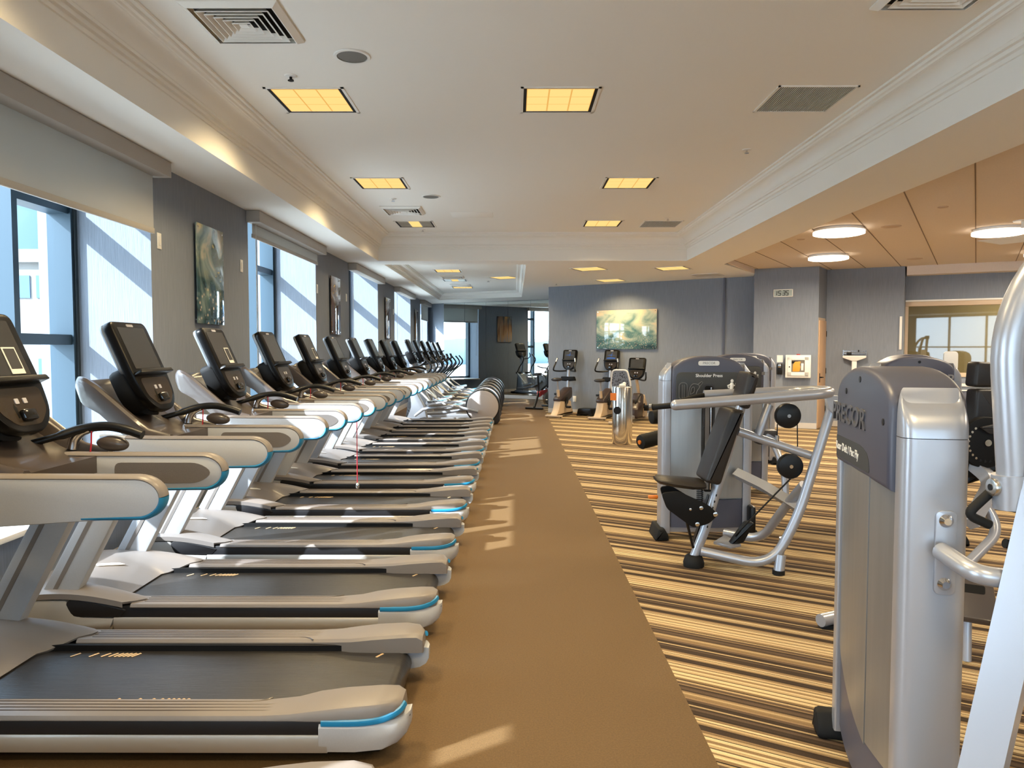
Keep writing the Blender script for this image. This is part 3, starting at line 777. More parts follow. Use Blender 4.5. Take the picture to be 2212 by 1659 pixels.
wall_art(XW, 11.83, zc, 0.61, hh, A_brown, 'tall glossy brown print reflecting a window, second on the window wall', PI/2, 'prints on the window wall')
wall_art(XW, 16.70, zc, 0.61, hh, A_brown, 'tall glossy brown print, third from the camera on the window wall', PI/2, 'prints on the window wall')
wall_art(XW, 21.55, zc, 0.61, hh, A_amber, 'tall amber streaked print near the last window, seen again in the mirror', PI/2, 'prints on the window wall')
wp = Vector((1.96, 17.29, 0)); wq = Vector((3.285, 16.59, 0)); mid = (wp+wq)/2
mid = P_blue0 + TD*((mid-P_blue0).dot(TD))
bang = math.atan2(P_blue1.y-P_blue0.y, P_blue1.x-P_blue0.x)
BD = (P_blue1-P_blue0).normalized()
mid = P_blue0 + BD*((mid-P_blue0).dot(BD))
wall_art(mid.x, mid.y, 1.995, 1.48, 0.89, A_sea, 'wide glossy seascape print with pale light on the blue wall', bang, 'print on the blue wall')

def plate(name, x, y, z, rot, label, cat='light switch', w=0.075, h=0.12):
    r = thing(name, label, cat, (x, y, z), rot)
    B().box2((-w/2, -0.008, -h/2), (w/2, 0.0, h/2), bev=0.003).obj('plate', M_white, r)
    B().box2((-w*0.22, -0.013, -h*0.28), (w*0.22, -0.006, h*0.28), bev=0.002).obj('rocker' if cat == 'light switch' else 'socket', M_white, r)
    return r
for y, l in ((6.03, 'white wall control plate right beside the nearest blind'), (7.84, 'white wall control plate left of the second window'), (10.83, 'white wall control plate just past the second window'),
             (12.7, 'white wall control plate left of the third window'), (17.6, 'white wall control plate left of the fourth window')):
    plate('wall_control', XW, y, 2.435, PI/2, l, 'light switch', 0.07, 0.13)
so = P_blue0 + BD*0.72
plate('power_outlet', so.x, so.y, 0.36, bang, 'white power outlet low on the blue wall behind the first bike', 'outlet', 0.09, 0.14)
# clock on the pillar
pang = math.atan2(14.27-14.73, 5.86-4.765); PD = Vector((math.cos(pang), math.sin(pang), 0)); PN = Vector((PD.y, -PD.x, 0)); P0 = Vector((4.765, 14.73, 0))
def on_pillar(s): p = P0 + PD*s; return p
M_lcd = mat('lcd_grey', (176,188,184), 0.4, spec=0.2)
p = on_pillar(0.54)
ck = thing('wall_clock', 'white framed digital wall clock reading 15:35 on the grey pillar', 'clock', (p.x, p.y, 2.645), pang)
B().box2((-0.18, -0.03, -0.075), (0.18, 0.0, 0.075), bev=0.008).obj('clock_case', M_white, ck)
B().box2((-0.165, -0.032, -0.060), (0.165, -0.029, 0.060)).obj('clock_display', M_lcd, ck)
SEG = {'1':'bc','5':'acdfg','3':'abcdg'}
def seven(b, ch, x, z, w, h, t=0.0125, y=-0.0335):
    q = {'a':((x,z+h),(x+w,z+h)),'g':((x,z+h/2),(x+w,z+h/2)),'d':((x,z),(x+w,z)),'f':((x,z+h/2),(x,z+h)),'e':((x,z),(x,z+h/2)),'b':((x+w,z+h/2),(x+w,z+h)),'c':((x+w,z),(x+w,z+h/2))}
    for s in SEG[ch]:
        (x0,z0),(x1,z1) = q[s]; sh = lambda zz: 0.12*zz
        b.box(((x0+x1)/2+sh((z0+z1)/2), y, (z0+z1)/2), (abs(x1-x0)+t*.8 if x1 != x0 else t, 0.002, abs(z1-z0)-t*.1 if z1 != z0 else t))
d = B()
for ch, x in (('1',-0.155),('5',-0.085),('3',-0.005),('5',0.055)): seven(d, ch, x, -0.042, 0.040, 0.084)
for z in (-0.02, 0.02): d.box((-0.026, -0.0335, z), (0.009, 0.002, 0.009))
d.obj('clock_digits', M_black, ck)
# defibrillator cabinet, notice, dispenser
p = on_pillar(0.84)
ae = thing('defibrillator_cabinet', 'white wall cabinet with a window showing a yellow pack, under the clock', 'wall cabinet', (p.x, p.y, 1.215), pang)
M_yel = mat('pack_yellow', (214,160,58), 0.45); M_red = mat('beacon_red', (170,40,36), 0.3)
c = B(); c.prism(rrect(0.46,0.44,0.01), -0.14, 0.0, 'xz', bev=.006)
c.obj('cabinet_body', M_white, ae)
c = B()
for a, b_ in (((-.19,-.18),(-.12,.18)),((.12,-.18),(.19,.18)),((-.19,-.18),(.19,-.11)),((-.19,.12),(.19,.18))): c.box2((a[0],-.158,a[1]),(b_[0],-.139,b_[1]), bev=.003)
c.obj('cabinet_door', M_white, ae)
B().box2((-.12,-.1405,-.11),(.12,-.1395,.12)).obj('cabinet_recess', mat('recess_grey', (120,112,104), .6), ae)
c = B(); c.prism(fpoly([(-.10,-.10),(.03,-.10),(.045,0),(.03,.03),(.05,.10),(-.06,.09),(-.09,.04)], .02), -.152, -.141, 'xz', bev=.003); c.obj('yellow_pack', M_yel, ae)
B().box2((.055,-.150,-.08),(.10,-.141,.06), bev=.003).obj('grey_pads', M_whitepl, ae)
B().box2((-.115,-.150,.06),(.0,-.141,.10)).obj('black_strap', M_black, ae)
B().cyl((-.155,-.158,-.01),(-.155,-.168,-.01),.012,12).obj('door_latch', M_black, ae)
B().cyl((0,-.07,.215),(0,-.07,.24),.035,16,bev=.006).obj('alarm_beacon', M_red, ae)
p = on_pillar(0.50); tag(B().box2((-.055,-.004,-.07),(.055,0,.07)).obj('notice_card', M_white, None, (p.x,p.y,1.36), rot=(0,0,pang)), 'small white notice card left of the wall cabinet', 'sign')
dp = thing('hand_dispenser', 'black and chrome dispenser on the pillar below the notice card', 'dispenser', (p.x,p.y,1.17), pang)
B().box2((-.05,-.09,-.12),(.05,0,.10),bev=.012).obj('dispenser_body', M_black, dp); B().box2((-.025,-.095,.02),(.025,-.088,.09),bev=.003).obj('dispenser_badge', M_chrome, dp)
sw = PR - TD*0.05 + ND*0.006
tag(B().box2((-.022,-.02,-.32),(.022,0,.32),bev=.004).obj('white_strip', M_white, None, (sw.x, sw.y, 1.86), rot=(0,0,ANG)), 'slim white vertical strip at the corner before the inner window', 'corner guard')  # plain white strip standing on the wall corner
# ------------------------------------------------------------------ treadmills
M_taupe = mat('taupe_plastic', (128,121,116), 0.38, spec=0.45)
M_taupe_d = mat('dark_taupe_plastic', (74,66,62), 0.30, spec=0.5, coat=0.2)
M_rail = mat('pale_grey_plastic', (184,187,192), 0.42, noise=0.03, nscale=300)
M_inset = mat('inset_grey', (112,106,102), 0.7, bump=0.2, bscale=300)
M_blue = mat('blue_accent', (30,128,176), 0.35)
M_belt = mat('belt_black', (44,42,40), 0.30, spec=0.55, noise=0.25, nscale=14, stretch=(0.25,5,1), bump=0.15, bscale=60, bstretch=(0.2,5,1))
M_mark = mat('belt_mark', (206,176,136), 0.6)
M_strip = mat('strip_black', (30,30,33), 0.45)
M_skirt = mat('skirt_silver', (182,180,176), 0.33, metal=0.35)
M_pod = mat('console_black', (11,10,10), 0.28, spec=0.16)
M_podback = mat('console_back', (120,126,132), 0.35, metal=0.3)
M_screen = mat('console_screen', (58,58,58), 0.12, spec=0.6)
M_keys = mat('console_keypad', (50,42,33), 0.22, spec=0.4)  # brown tint carries a warm reflection in the base colour
M_btn = mat('console_button', (176,176,186), 0.4)
M_tether = mat('red_cord', (176,22,44), 0.5)
X0 = -1.45
def SXY(poly): return [(x-X0, z) for x, z in poly]
def stadium(x0, x1, z0, z1, n=10, drop=0.0):
    """flat left end, round right end"""
    r = (z1-z0)/2; cx = x1-r*1.25; cz = (z0+z1)/2; out = [(x0, z0-drop), (cx, z0)]
    for k in range(1, n): a = -PI/2+PI*k/n; out.append((cx+r*1.25*math.cos(a), cz+r*math.sin(a)))
    return out+[(cx, z1), (x0, z1)]

def console(par, O, tilt=24, w=0.40, h=0.56, bulk=True, screen=M_screen):
    """tilted console: its parts become children of par"""
    a = math.radians(tilt); F = frame3(O, (0,1,0), (-math.sin(a), 0, math.cos(a)))
    hw = w/2
    def outline(g=0.0, hh=h): return fpoly([(-hw*0.42+g*.5, 0+g), (hw*0.42-g*.5, 0+g), (hw*0.86-g, 0.075+g*.6), (hw-g, 0.20), (hw-g, hh-g), (-hw+g, hh-g), (-hw+g, 0.20), (-hw*0.86+g, 0.075+g*.6)], [.07,.07,.06,.1,.05,.05,.1,.06], 5)
    pod = B().prism(outline(), -0.055, 0.0, 'xy', bev=0.012, M=F).obj('console', M_pod, par)
    if bulk:
        b = B(); b.prism(fpoly([(-hw*.5,.02),(hw*.5,.02),(hw*.9,.12),(hw*.9,.30),(-hw*.9,.30),(-hw*.9,.12)],.05), -0.16, -0.04, 'xy', bev=0.03, M=F)
        b.obj('console_underside', M_blackm, pod)
    b = B(); b.prism(rrect(w*.98, h-.25, .05, cy=(h+.25)/2), -0.078, -0.045, 'xy', bev=0.014, M=F); b.obj('console_shell', M_podback, pod)
    B().prism(rrect(w*.74, h*.46, .006, cy=h*.70), 0.0, 0.0022, 'xy', M=F).obj('screen', screen, pod)
    b = B(); b.prism(fpoly([(-hw*.98,.222),(hw*.98,.222),(hw*.90,.246),(-hw*.90,.246)],.01), -0.01, 0.045, 'xy', bev=.004, M=F); b.obj('reading_ledge', M_black, pod)
    B().prism(fpoly([(-hw*.36,.035),(hw*.36,.035),(hw*.74,.10),(hw*.78,.205),(-hw*.78,.205),(-hw*.74,.10)],.03), 0.0, 0.002, 'xy', M=F).obj('keypad', M_keys, pod)
    for s in (-1, 1): B().prism(rrect(.024,.024,.004,cx=s*.026,cy=.145), 0.001, 0.005, 'xy', M=F).obj('button', M_btn, pod)
    B().prism(rrect(.085,.05,.012,cy=.078), 0.0, 0.024, 'xy', bev=.008, M=F).obj('control_knob', M_gloss, pod)
    B().prism(rrect(.07,.016,.004,cy=h-.027), 0.0, 0.003, 'xy', M=F).obj('badge', M_btn, pod)
    return pod

def make_treadmill():
    R = thing('treadmill', 'grey treadmill', 'treadmill', (X0, 0, 0), 0, 'treadmills facing the windows')
    mx = lambda x: x-X0
    B().box2((mx(-2.62), -.34, 0.012), (mx(-.52), .34, .11)).obj('chassis', M_blackm, R)
    for s in (-1, 1):
        for x in (-2.5, -.75): B().cyl((mx(x), s*.30, 0), (mx(x), s*.30, .03), .035, 12).obj('floor_foot', M_rubber, R)
    bc = B(); bc.prism(fpoly([(mx(-2.78),.03),(mx(-2.16),.045),(mx(-2.13),.118),(mx(-2.36),.125),(mx(-2.40),.215),(mx(-2.72),.215)],[.03,.01,.01,.05,.02,.06]), -.43, .43, 'xz', bev=.018)
    bc.obj('base_cover', M_skirt, R)
    for s in (-1, 1):
        # lower silver skirt
        sec = [(.40,.045),(.425,.052),(.432,.075),(.432,.110),(.426,.120),(.38,.120),(.38,.045)]
        B().loft([[(mx(x), s*y, z) for y, z in sec] for x in (-2.15, -1.6, -1.1, -.70)]).obj('side_skirt', M_skirt, R)
        B().box2((mx(-2.12), s*.36, .118), (mx(-.62), s*.424, .182), bev=.004).obj('side_strip', M_strip, R)
        # foot rail, wider and higher towards the rear
        rings = []
        for x, yi, zt, yo in ((-2.06,.285,.196,.43),(-1.4,.285,.196,.43),(-.95,.285,.197,.43),(-.84,.272,.203,.43),(-.76,.248,.214,.432),(-.66,.243,.226,.432),(-.52,.243,.236,.424),(-.455,.246,.236,.40),(-.428,.25,.220,.365),(-.424,.255,.19,.35)):
            rings.append([(mx(x), s*yi, .15),(mx(x), s*yi, zt-.014),(mx(x), s*(yi+.012), zt-.002),(mx(x), s*(yi+.03), zt),(mx(x), s*(yo-.03), zt),(mx(x), s*(yo-.008), zt-.005),(mx(x), s*yo, zt-.018),(mx(x), s*yo, .176),(mx(x), s*(yo-.03), .15)])
        fr = B().loft(rings).obj('foot_rail', M_taupe, R)
        for k in range(4):
            y = .318+.024*k; xe = -1.02+.09*k
            g = B(); g.tube([(mx(-2.0), s*y, .1955),(mx(xe), s*y, .1962)] + [(mx(xe+.08*math.sin(a)), s*(y-.05*(1-math.cos(a))), .1965) for a in (.4,.8,1.2)], .0028, 5)
            g.obj('rail_groove', M_taupe_d, fr)
        # rounded rear end cap with the blue line
        rings = []
        for x, yo, zb, yi in ((-.73,.434,.045,.33),(-.60,.436,.045,.30),(-.50,.426,.05,.29),(-.445,.40,.065,.28),(-.415,.365,.085,.275),(-.402,.33,.11,.27)):
            rings.append([(mx(x), s*yi, zb+.005),(mx(x), s*(yo-.03), zb),(mx(x), s*(yo-.008), zb+.012),(mx(x), s*yo, zb+.045),(mx(x), s*yo, .150),(mx(x), s*(yo-.012), .165),(mx(x), s*yi, .165)])
        ec = B().loft(rings).obj('end_cap', M_rail, R)
        pts = crv([(mx(-.72), s*.430, .168),(mx(-.58), s*.431, .170),(mx(-.49), s*.417, .178),(mx(-.438), s*.382, .192),(mx(-.420), s*.345, .205)], 4)
        B().tube(pts, 1.0, 8, up=(0,0,1), sx=.008, sy=.013).obj('blue_line', M_blue, ec)
    # running belt round its rear roller
    pr = [(mx(-2.30),.15),(mx(-.535),.152)]
    for k in range(1, 11): a = PI/2-PI*k/10; pr.append((mx(-.535)+.055*math.cos(a), .097+.055*math.sin(a)))
    pr += [(mx(-2.30), .042)]
    bt = B().prism(pr, -.262, .262, 'xz').obj('running_belt', M_belt, R)
    mk = []
    for grp, yy in ((-1.60, -.225), (-2.02, .215), (-.62, .215), (-.9, -.225)):
        b = B(); xs = [0, .085, .14, .175, .20, .22, .24, .26, .28]
        for q in xs:
            x = grp+q
            if x > -.55: continue
            b.box((mx(x), yy, .1525), (.011, .046, .0012), rot=(0,0,-.55 if yy < 0 else -.55))
        b.obj('belt_mark', M_mark, bt)
    B().box2((mx(-2.2), .262, .128), (mx(-.60), .2835, .178)).obj('belt_gap', M_blackm, R)
    B().box2((mx(-2.2), -.2835, .128), (mx(-.60), -.262, .178)).obj('belt_gap', M_blackm, R)
    # motor hood with an ear over each foot rail
    ny, nx = 28, 12; rings = []
    def sst(a, b, v): t = min(1, max(0, (v-a)/(b-a))); return t*t*(3-2*t)
    for j in range(ny+1):
        y = -.43+.86*j/ny; ay = abs(y)
        xr = -2.20+.20*sst(.21,.36,ay)-.10*sst(.36,.43,ay)**2; ze = .158+.046*sst(.24,.32,ay)
        row = []
        for i in range(nx+1):
            t = i/nx; x = -2.66+(xr+2.66)*t
            z = .285+(ze-.285)*(t**1.5) + .018*math.sin(PI*t) - .055*(ay/.43)**6*(1-t)
            row.append((mx(x), y, z))
        rings.append(row)
    hd = B().loft(rings, caps=False, closed=False)
    for s in (0, -1):
        row = rings[s]; hd.loft([row, [(x, y, max(.118, z-.03)) for x, y, z in row]], caps=False, closed=False)
    hd.loft([[r[-1] for r in rings], [(r[-1][0]-.01, r[-1][1], r[-1][2]-.012) for r in rings]], caps=False, closed=False)
    hood = hd.obj('motor_hood', M_taupe, R)
    B().prism(fpoly([(-.07,-.06),(.03,.06),(.07,.06),(-.03,-.06)],.01), 0, .004, 'xy', M=Matrix.Translation((mx(-2.44),.06,.262)) @ Matrix.Rotation(.27,4,'Y')).obj('hood_sticker', M_white, hood)
    for s in (-1, 1): B().prism(fpoly([(mx(-2.40),.122),(mx(-2.12),.120),(mx(-2.08),.160),(mx(-2.22),.205),(mx(-2.36),.232),(mx(-2.42),.19)],[.04,.004,.01,.03,.02,.04]), s*.40, s*.428, 'xz', bev=.006).obj('hood_side_panel', M_strip, R)
    # leaning uprights
    for s in (-1, 1):
        up = B().prism([(mx(-2.66),.05),(mx(-2.465),.05),(mx(-1.985),.96),(mx(-2.165),.96)], s*.325, s*.395, 'xz', bev=.008).obj('upright', M_rail, R)
        B().prism([(mx(-2.60),.06),(mx(-2.575),.06),(mx(-2.10),.95),(mx(-2.125),.95)], s*.322, s*.3965, 'xz').obj('upright_groove', M_taupe, up)
        B().prism([(mx(-2.475),.20),(mx(-2.395),.20),(mx(-2.375),.24),(mx(-2.455),.24)], s*.33, s*.39, 'xz').obj('upright_foot', M_skirt, up)
    # handrail arms
    for s, y in ((-1,-.37), (1,.215)):
        poly = stadium(mx(-2.22), mx(-1.315), .930, 1.078, 12, drop=.055)
        poly[-1] = (mx(-2.22), 1.10); poly.insert(-1, (mx(-1.98), 1.084))
        arm = B().prism(poly, y-.032, y+.032, 'xz', bev=.012).obj('handrail', M_rail, R)
        r = .074; cx = mx(-1.315)-r*1.25; cz = 1.004
        arc = lambda a: (cx+r*1.25*math.cos(a), y, cz+r*math.sin(a))
        B().tube([(mx(-2.08), y, 1.082),(mx(-1.9), y, 1.079)]+[arc(PI/2-k*.19) for k in range(0, 9)], 1.0, 10, up=(0,1,0), sx=.013, sy=.034).obj('rail_trim', M_taupe, arm)
        B().tube([arc(PI/2-8*.19-k*.2) for k in range(0, 8)]+[(mx(-1.55), y, .930),(mx(-1.61), y, .928)], 1.0, 10, up=(0,1,0), sx=.013, sy=.034).obj('rail_tip', M_blue, arm)
        iy = y-s*.0325
        B().prism(fpoly([(mx(-1.80),.955),(mx(-1.42),.955),(mx(-1.355),1.004),(mx(-1.42),1.048),(mx(-1.80),1.048)],[.03,.05,.05,.05,.03]), iy-.002, iy+.002, 'xz').obj('rail_inset', M_inset, arm)
    # dish that joins the arms and carries the console
    rings = []
    for x, zr, w, fd, od in ((-1.88,1.092,.325,.015,.09),(-2.0,1.125,.325,.05,.15),(-2.08,1.185,.318,.07,.165),(-2.2,1.285,.31,.095,.165),(-2.29,1.360,.305,.10,.16),(-2.345,1.395,.30,.095,.165),(-2.385,1.408,.29,.07,.16),(-2.41,1.405,.272,.035,.14),(-2.428,1.392,.25,.012,.115),(-2.438,1.368,.22,.008,.08)):
        L_ = [(-w+.04, zr-od), (-w, zr-.045), (-w+.004, zr-.016), (-w+.02, zr), (-w+.046, zr-.003), (-w+.058, zr-.014), (-w+.072, zr-fd)]
        ring = L_+[(-y, z) for y, z in L_[::-1]]
        rings.append([(mx(x), y, z) for y, z in ring])
    B().loft(rings).obj('console_dish', M_taupe_d, R)
    B().tube(crv([(mx(-2.13),-.05,1.19),(mx(-2.12),-.05,1.26),(mx(-2.16),-.05,1.33)],3), .06, 12).obj('console_neck', M_blackm, R)
    console(R, (mx(-2.035), 0, 1.205))
    # grip with its chrome sensor, speed paddle and the red safety cord
    gp = crv([(mx(-2.16),.13,1.135),(mx(-2.06),.19,1.165),(mx(-1.97),.235,1.195),(mx(-1.87),.25,1.205),(mx(-1.78),.25,1.19),(mx(-1.705),.25,1.165)], 5)
    hg = B().tube(gp, [.016]*6+[.0215]*(len(gp)-6), 12).obj('hand_grip', M_black, R)
    B().tube(crv([(mx(-2.03),.255,1.10),(mx(-2.02),.255,1.145),(mx(-1.985),.25,1.18),(mx(-1.94),.245,1.198)],4), .024, 12).obj('grip_sensor', M_chrome, hg)
    B().ell((mx(-1.845),.255,1.125), (.075,.032,.036), rot=(0,.12,0)).obj('speed_paddle', M_taupe_d, R)
    B().tube(crv([(mx(-1.93),.235,1.19),(mx(-1.925),.22,1.12),(mx(-1.93),.215,1.06),(mx(-1.925),.21,.99),(mx(-1.93),.21,.97)],4), .0035, 6).obj('safety_cord', M_tether, R)
    return R
TM = ['grey treadmill cut off at the bottom left corner, only its rear end in the picture', 'grey treadmill nearest with full handrails in view and a card on its screen', 'grey treadmill with a blank grey screen before the first sunlit window reveal', 'grey treadmill under the teal wave print, a sign card on its screen', 'grey treadmill with a long red cord hanging down to its belt', 'grey treadmill in front of the second window, sign card on its screen', 'grey treadmill just below the brown print between second and third window', 'grey treadmill seventh along the window row, at the third window edge', 'grey treadmill eighth along the window row, before the third window', 'grey treadmill second nearest to the ellipticals in the window row', 'grey treadmill at the far end of the row, next to the first elliptical']
tm0 = make_treadmill(); TY = [3.10+1.20*(k-1) for k in range(11)]
for k, lab in enumerate(TM):
    o = tm0 if k == 0 else copy_tree(tm0)
    o.location = (X0, TY[k], 0); o['label'] = lab
# the cut-off machine is a shorter-armed model
for o in kids([o for o in bpy.data.objects if o.get('label') == TM[0]][0]):
    if o.name.startswith('handrail'): o.location.x -= 0.36
# hanging end of the cord on one machine
k4 = [o for o in bpy.data.objects if o.get('label') == TM[4]][0]
B().tube([(-1.36-X0-.05,-.16,.95),(-1.41-X0,-.16,.36)], .004, 6).obj('long_safety_cord', M_tether, k4)
B().ell((-1.41-X0,-.16,.33), (.018,.012,.03), n=12).obj('cord_clip', M_chrome, k4)
# small sign cards stuck on the screens
def card(k, u=0.07, v=0.33):
    a = math.radians(24); F = frame3((-2.035-0.0, TY[k], 1.205), (0,1,0), (-math.sin(a),0,math.cos(a)))
    r = thing('sign_card', {1:'white edged dark card on the screen of the nearest treadmill',3:'white edged dark card on the screen of the treadmill under the teal print',5:'white edged dark card on the treadmill screen before the second window'}[k], 'card', tuple(F @ Vector((u, v, .004))), 0, 'cards on treadmill screens')
    F0 = frame3((0,0,0), (0,1,0), (-math.sin(a),0,math.cos(a)))
    B().prism(rrect(.085,.125,.003), 0.0, .0025, 'xy', M=F0).obj('card_sheet', M_white, r)
    B().prism(rrect(.070,.095,.002,cy=.008), .0025, .0032, 'xy', M=F0).obj('card_print', M_slate_d, r)
for k in (1, 3, 5): card(k)

# ------------------------------------------------------------------ ellipticals
M_foot = mat('pedal_blue', (120,196,220), 0.4)
M_disc = mat('drum_cover', (172,164,160), 0.42)
M_cast = mat('cast_grey', (150,152,156), 0.38, metal=0.3)
def make_elliptical():
    R = thing('elliptical_trainer', 'elliptical', 'elliptical', (X0,0,0), 0, 'ellipticals beyond the treadmills')
    mx = lambda x: x-X0
    cx, cz = mx(-.66), .375
    def wheel(r0, y0, y1, bev, m_, nm, par): 
        M = Matrix.Translation((cx, y0, cz)) @ Matrix.Rotation(-PI/2, 4, 'X')
        L = y1-y0; return B().lathe([(0,0),(r0-bev,0),(r0-bev*.3,bev*.3),(r0,bev),(r0,L-bev),(r0-bev*.3,L-bev*.3),(r0-bev,L),(0,L)], 40, M).obj(nm, m_, par)
    hub = wheel(.355, -.20, .20, .03, M_black, 'drive_housing', R)
    for s in (-1, 1):
        a, b_ = sorted((s*.20, s*.235)); wheel(.325, a, b_, .012, M_disc, 'drum_cover', hub)
        a, b_ = sorted((s*.234, s*.240)); wheel(.235, a, b_, .003, M_disc, 'drum_boss', hub)
    B().prism(fpoly([(cx-.10,.015),(cx+.30,.015),(cx+.36,.08),(cx+.345,.40),(cx+.25,.62),(cx+.05,.735),(cx-.02,.735),(cx+.2,.5)],.03), -.185, .185, 'xz', bev=.02).obj('rear_shroud', M_strip, R)
    for y in (-.16, .16): B().box2((mx(-2.25), y-.04, .03), (cx, y+.04, .11), bev=.012).obj('base_rail', M_cast, R)
    B().box2((mx(-2.35), -.30, 0.0), (mx(-2.22), .30, .07), bev=.02).obj('front_foot', M_black, R)
    B().box2((cx-.02, -.28, 0.0), (cx+.10, .28, .05), bev=.015).obj('rear_foot', M_black, R)
    B().prism(fpoly([(mx(-2.30),.05),(mx(-1.80),.05),(mx(-1.86),.35),(mx(-2.05),.70),(mx(-2.20),.72),(mx(-2.16),.35)],[.05,.08,.1,.06,.05,.1]), -.12, .12, 'xz', bev=.03).obj('front_shroud', M_cast, R)
    B().tube(crv([(mx(-2.12),0,.66),(mx(-2.06),0,.95),(mx(-2.14),0,1.25)],4), .055, 14).obj('mast', M_cast, R)
    console(R, (mx(-2.0), 0, 1.27), w=.38, h=.53)
    B().box2((mx(-2.10),-.10,1.07),(mx(-1.94),.10,1.10),bev=.012).obj('bottle_shelf', M_cast, R)
    for s in (-1, 1):
        ph = s*.5
        px, pz = mx(-1.42)+ph*.30, .36-ph*.12
        B().tube([(cx+.02+ph*.22, s*.265, cz+.20*ph), (px+.25, s*.265, pz-.02), (px-.30, s*.265, pz-.10), (mx(-2.05), s*.20, .18)], [.032,.034,.034,.028], 10).obj('pedal_arm', M_cast, R)
        pd = B().prism(fpoly([(px-.20,pz-.02),(px+.20,pz+.06),(px+.20,pz+.10),(px-.18,pz+.04),(px-.22,pz+.09),(px-.24,pz+.02)],.012), s*.21, s*.36, 'xz', bev=.012).obj('pedal', M_rail, R)
        B().prism([(px-.16,pz+.046),(px+.18,pz+.100),(px+.18,pz+.108),(px-.16,pz+.054)], s*.225, s*.345, 'xz').obj('pedal_pad', M_foot, pd)
        hb = crv([(mx(-1.98), s*.27, .72),(mx(-1.85)+ph*.12, s*.30, .92),(mx(-1.66)+ph*.16, s*.31, 1.10),(mx(-1.62)+ph*.16, s*.30, 1.22),(mx(-1.74)+ph*.2, s*.27, 1.36)], 5)
        B().tube(hb, .020, 10).obj('moving_handlebar', M_black, R)
        B().tube([(mx(-1.98), s*.27, .74),(px-.10, s*.275, pz+.0)], .017, 10).obj('link_rod', M_white, R)
        B().cyl((mx(-1.98), s*.10, .72), (mx(-1.98), s*.30, .72), .035, 14).obj('pivot', M_black, R)
        B().tube(crv([(mx(-2.05), s*.06, 1.20),(mx(-1.95), s*.17, 1.22),(mx(-1.84), s*.18, 1.30),(mx(-1.87), s*.17, 1.42)],5), .016, 10).obj('fixed_handle', M_black, R)
    return R
EL = ['elliptical with the nearest big grey drum cover, right after the treadmills', 'elliptical trainer second from the treadmills', 'elliptical trainer third from the treadmills',
 'elliptical trainer fourth from the treadmills', 'elliptical fifth from the treadmills, last but one before the mirrors', 'elliptical nearest the mirrors, its handlebars against the bright reflection']
el0 = make_elliptical()
for k, lab in enumerate(EL):
    o = el0 if k == 0 else copy_tree(el0)
    o.location = (X0+.0, 15.25+1.22*k, 0); o['label'] = lab
# ------------------------------------------------------------------ strength machines
M_label = mat('label_dark', (58,60,60), 0.5)
M_pad = mat('pad_vinyl', (40,36,34), 0.42, spec=0.4, bump=0.05, bscale=400)
M_orange = mat('orange_pull', (216,120,36), 0.4)
M_emb = mat('embossed_grey', (104,106,112), 0.3, metal=0.5)
M_emb2 = mat('embossed_light', (176,172,170), 0.35, metal=0.3)
M_letter = mat('white_letter', (236,236,232), 0.5)
M_line = mat('diagram_line', (110,110,110), 0.5)
M_plate = mat('weight_plate', (120,116,112), 0.4, metal=0.4)
M_skin = mat('muscle_print', (196,110,84), 0.5)

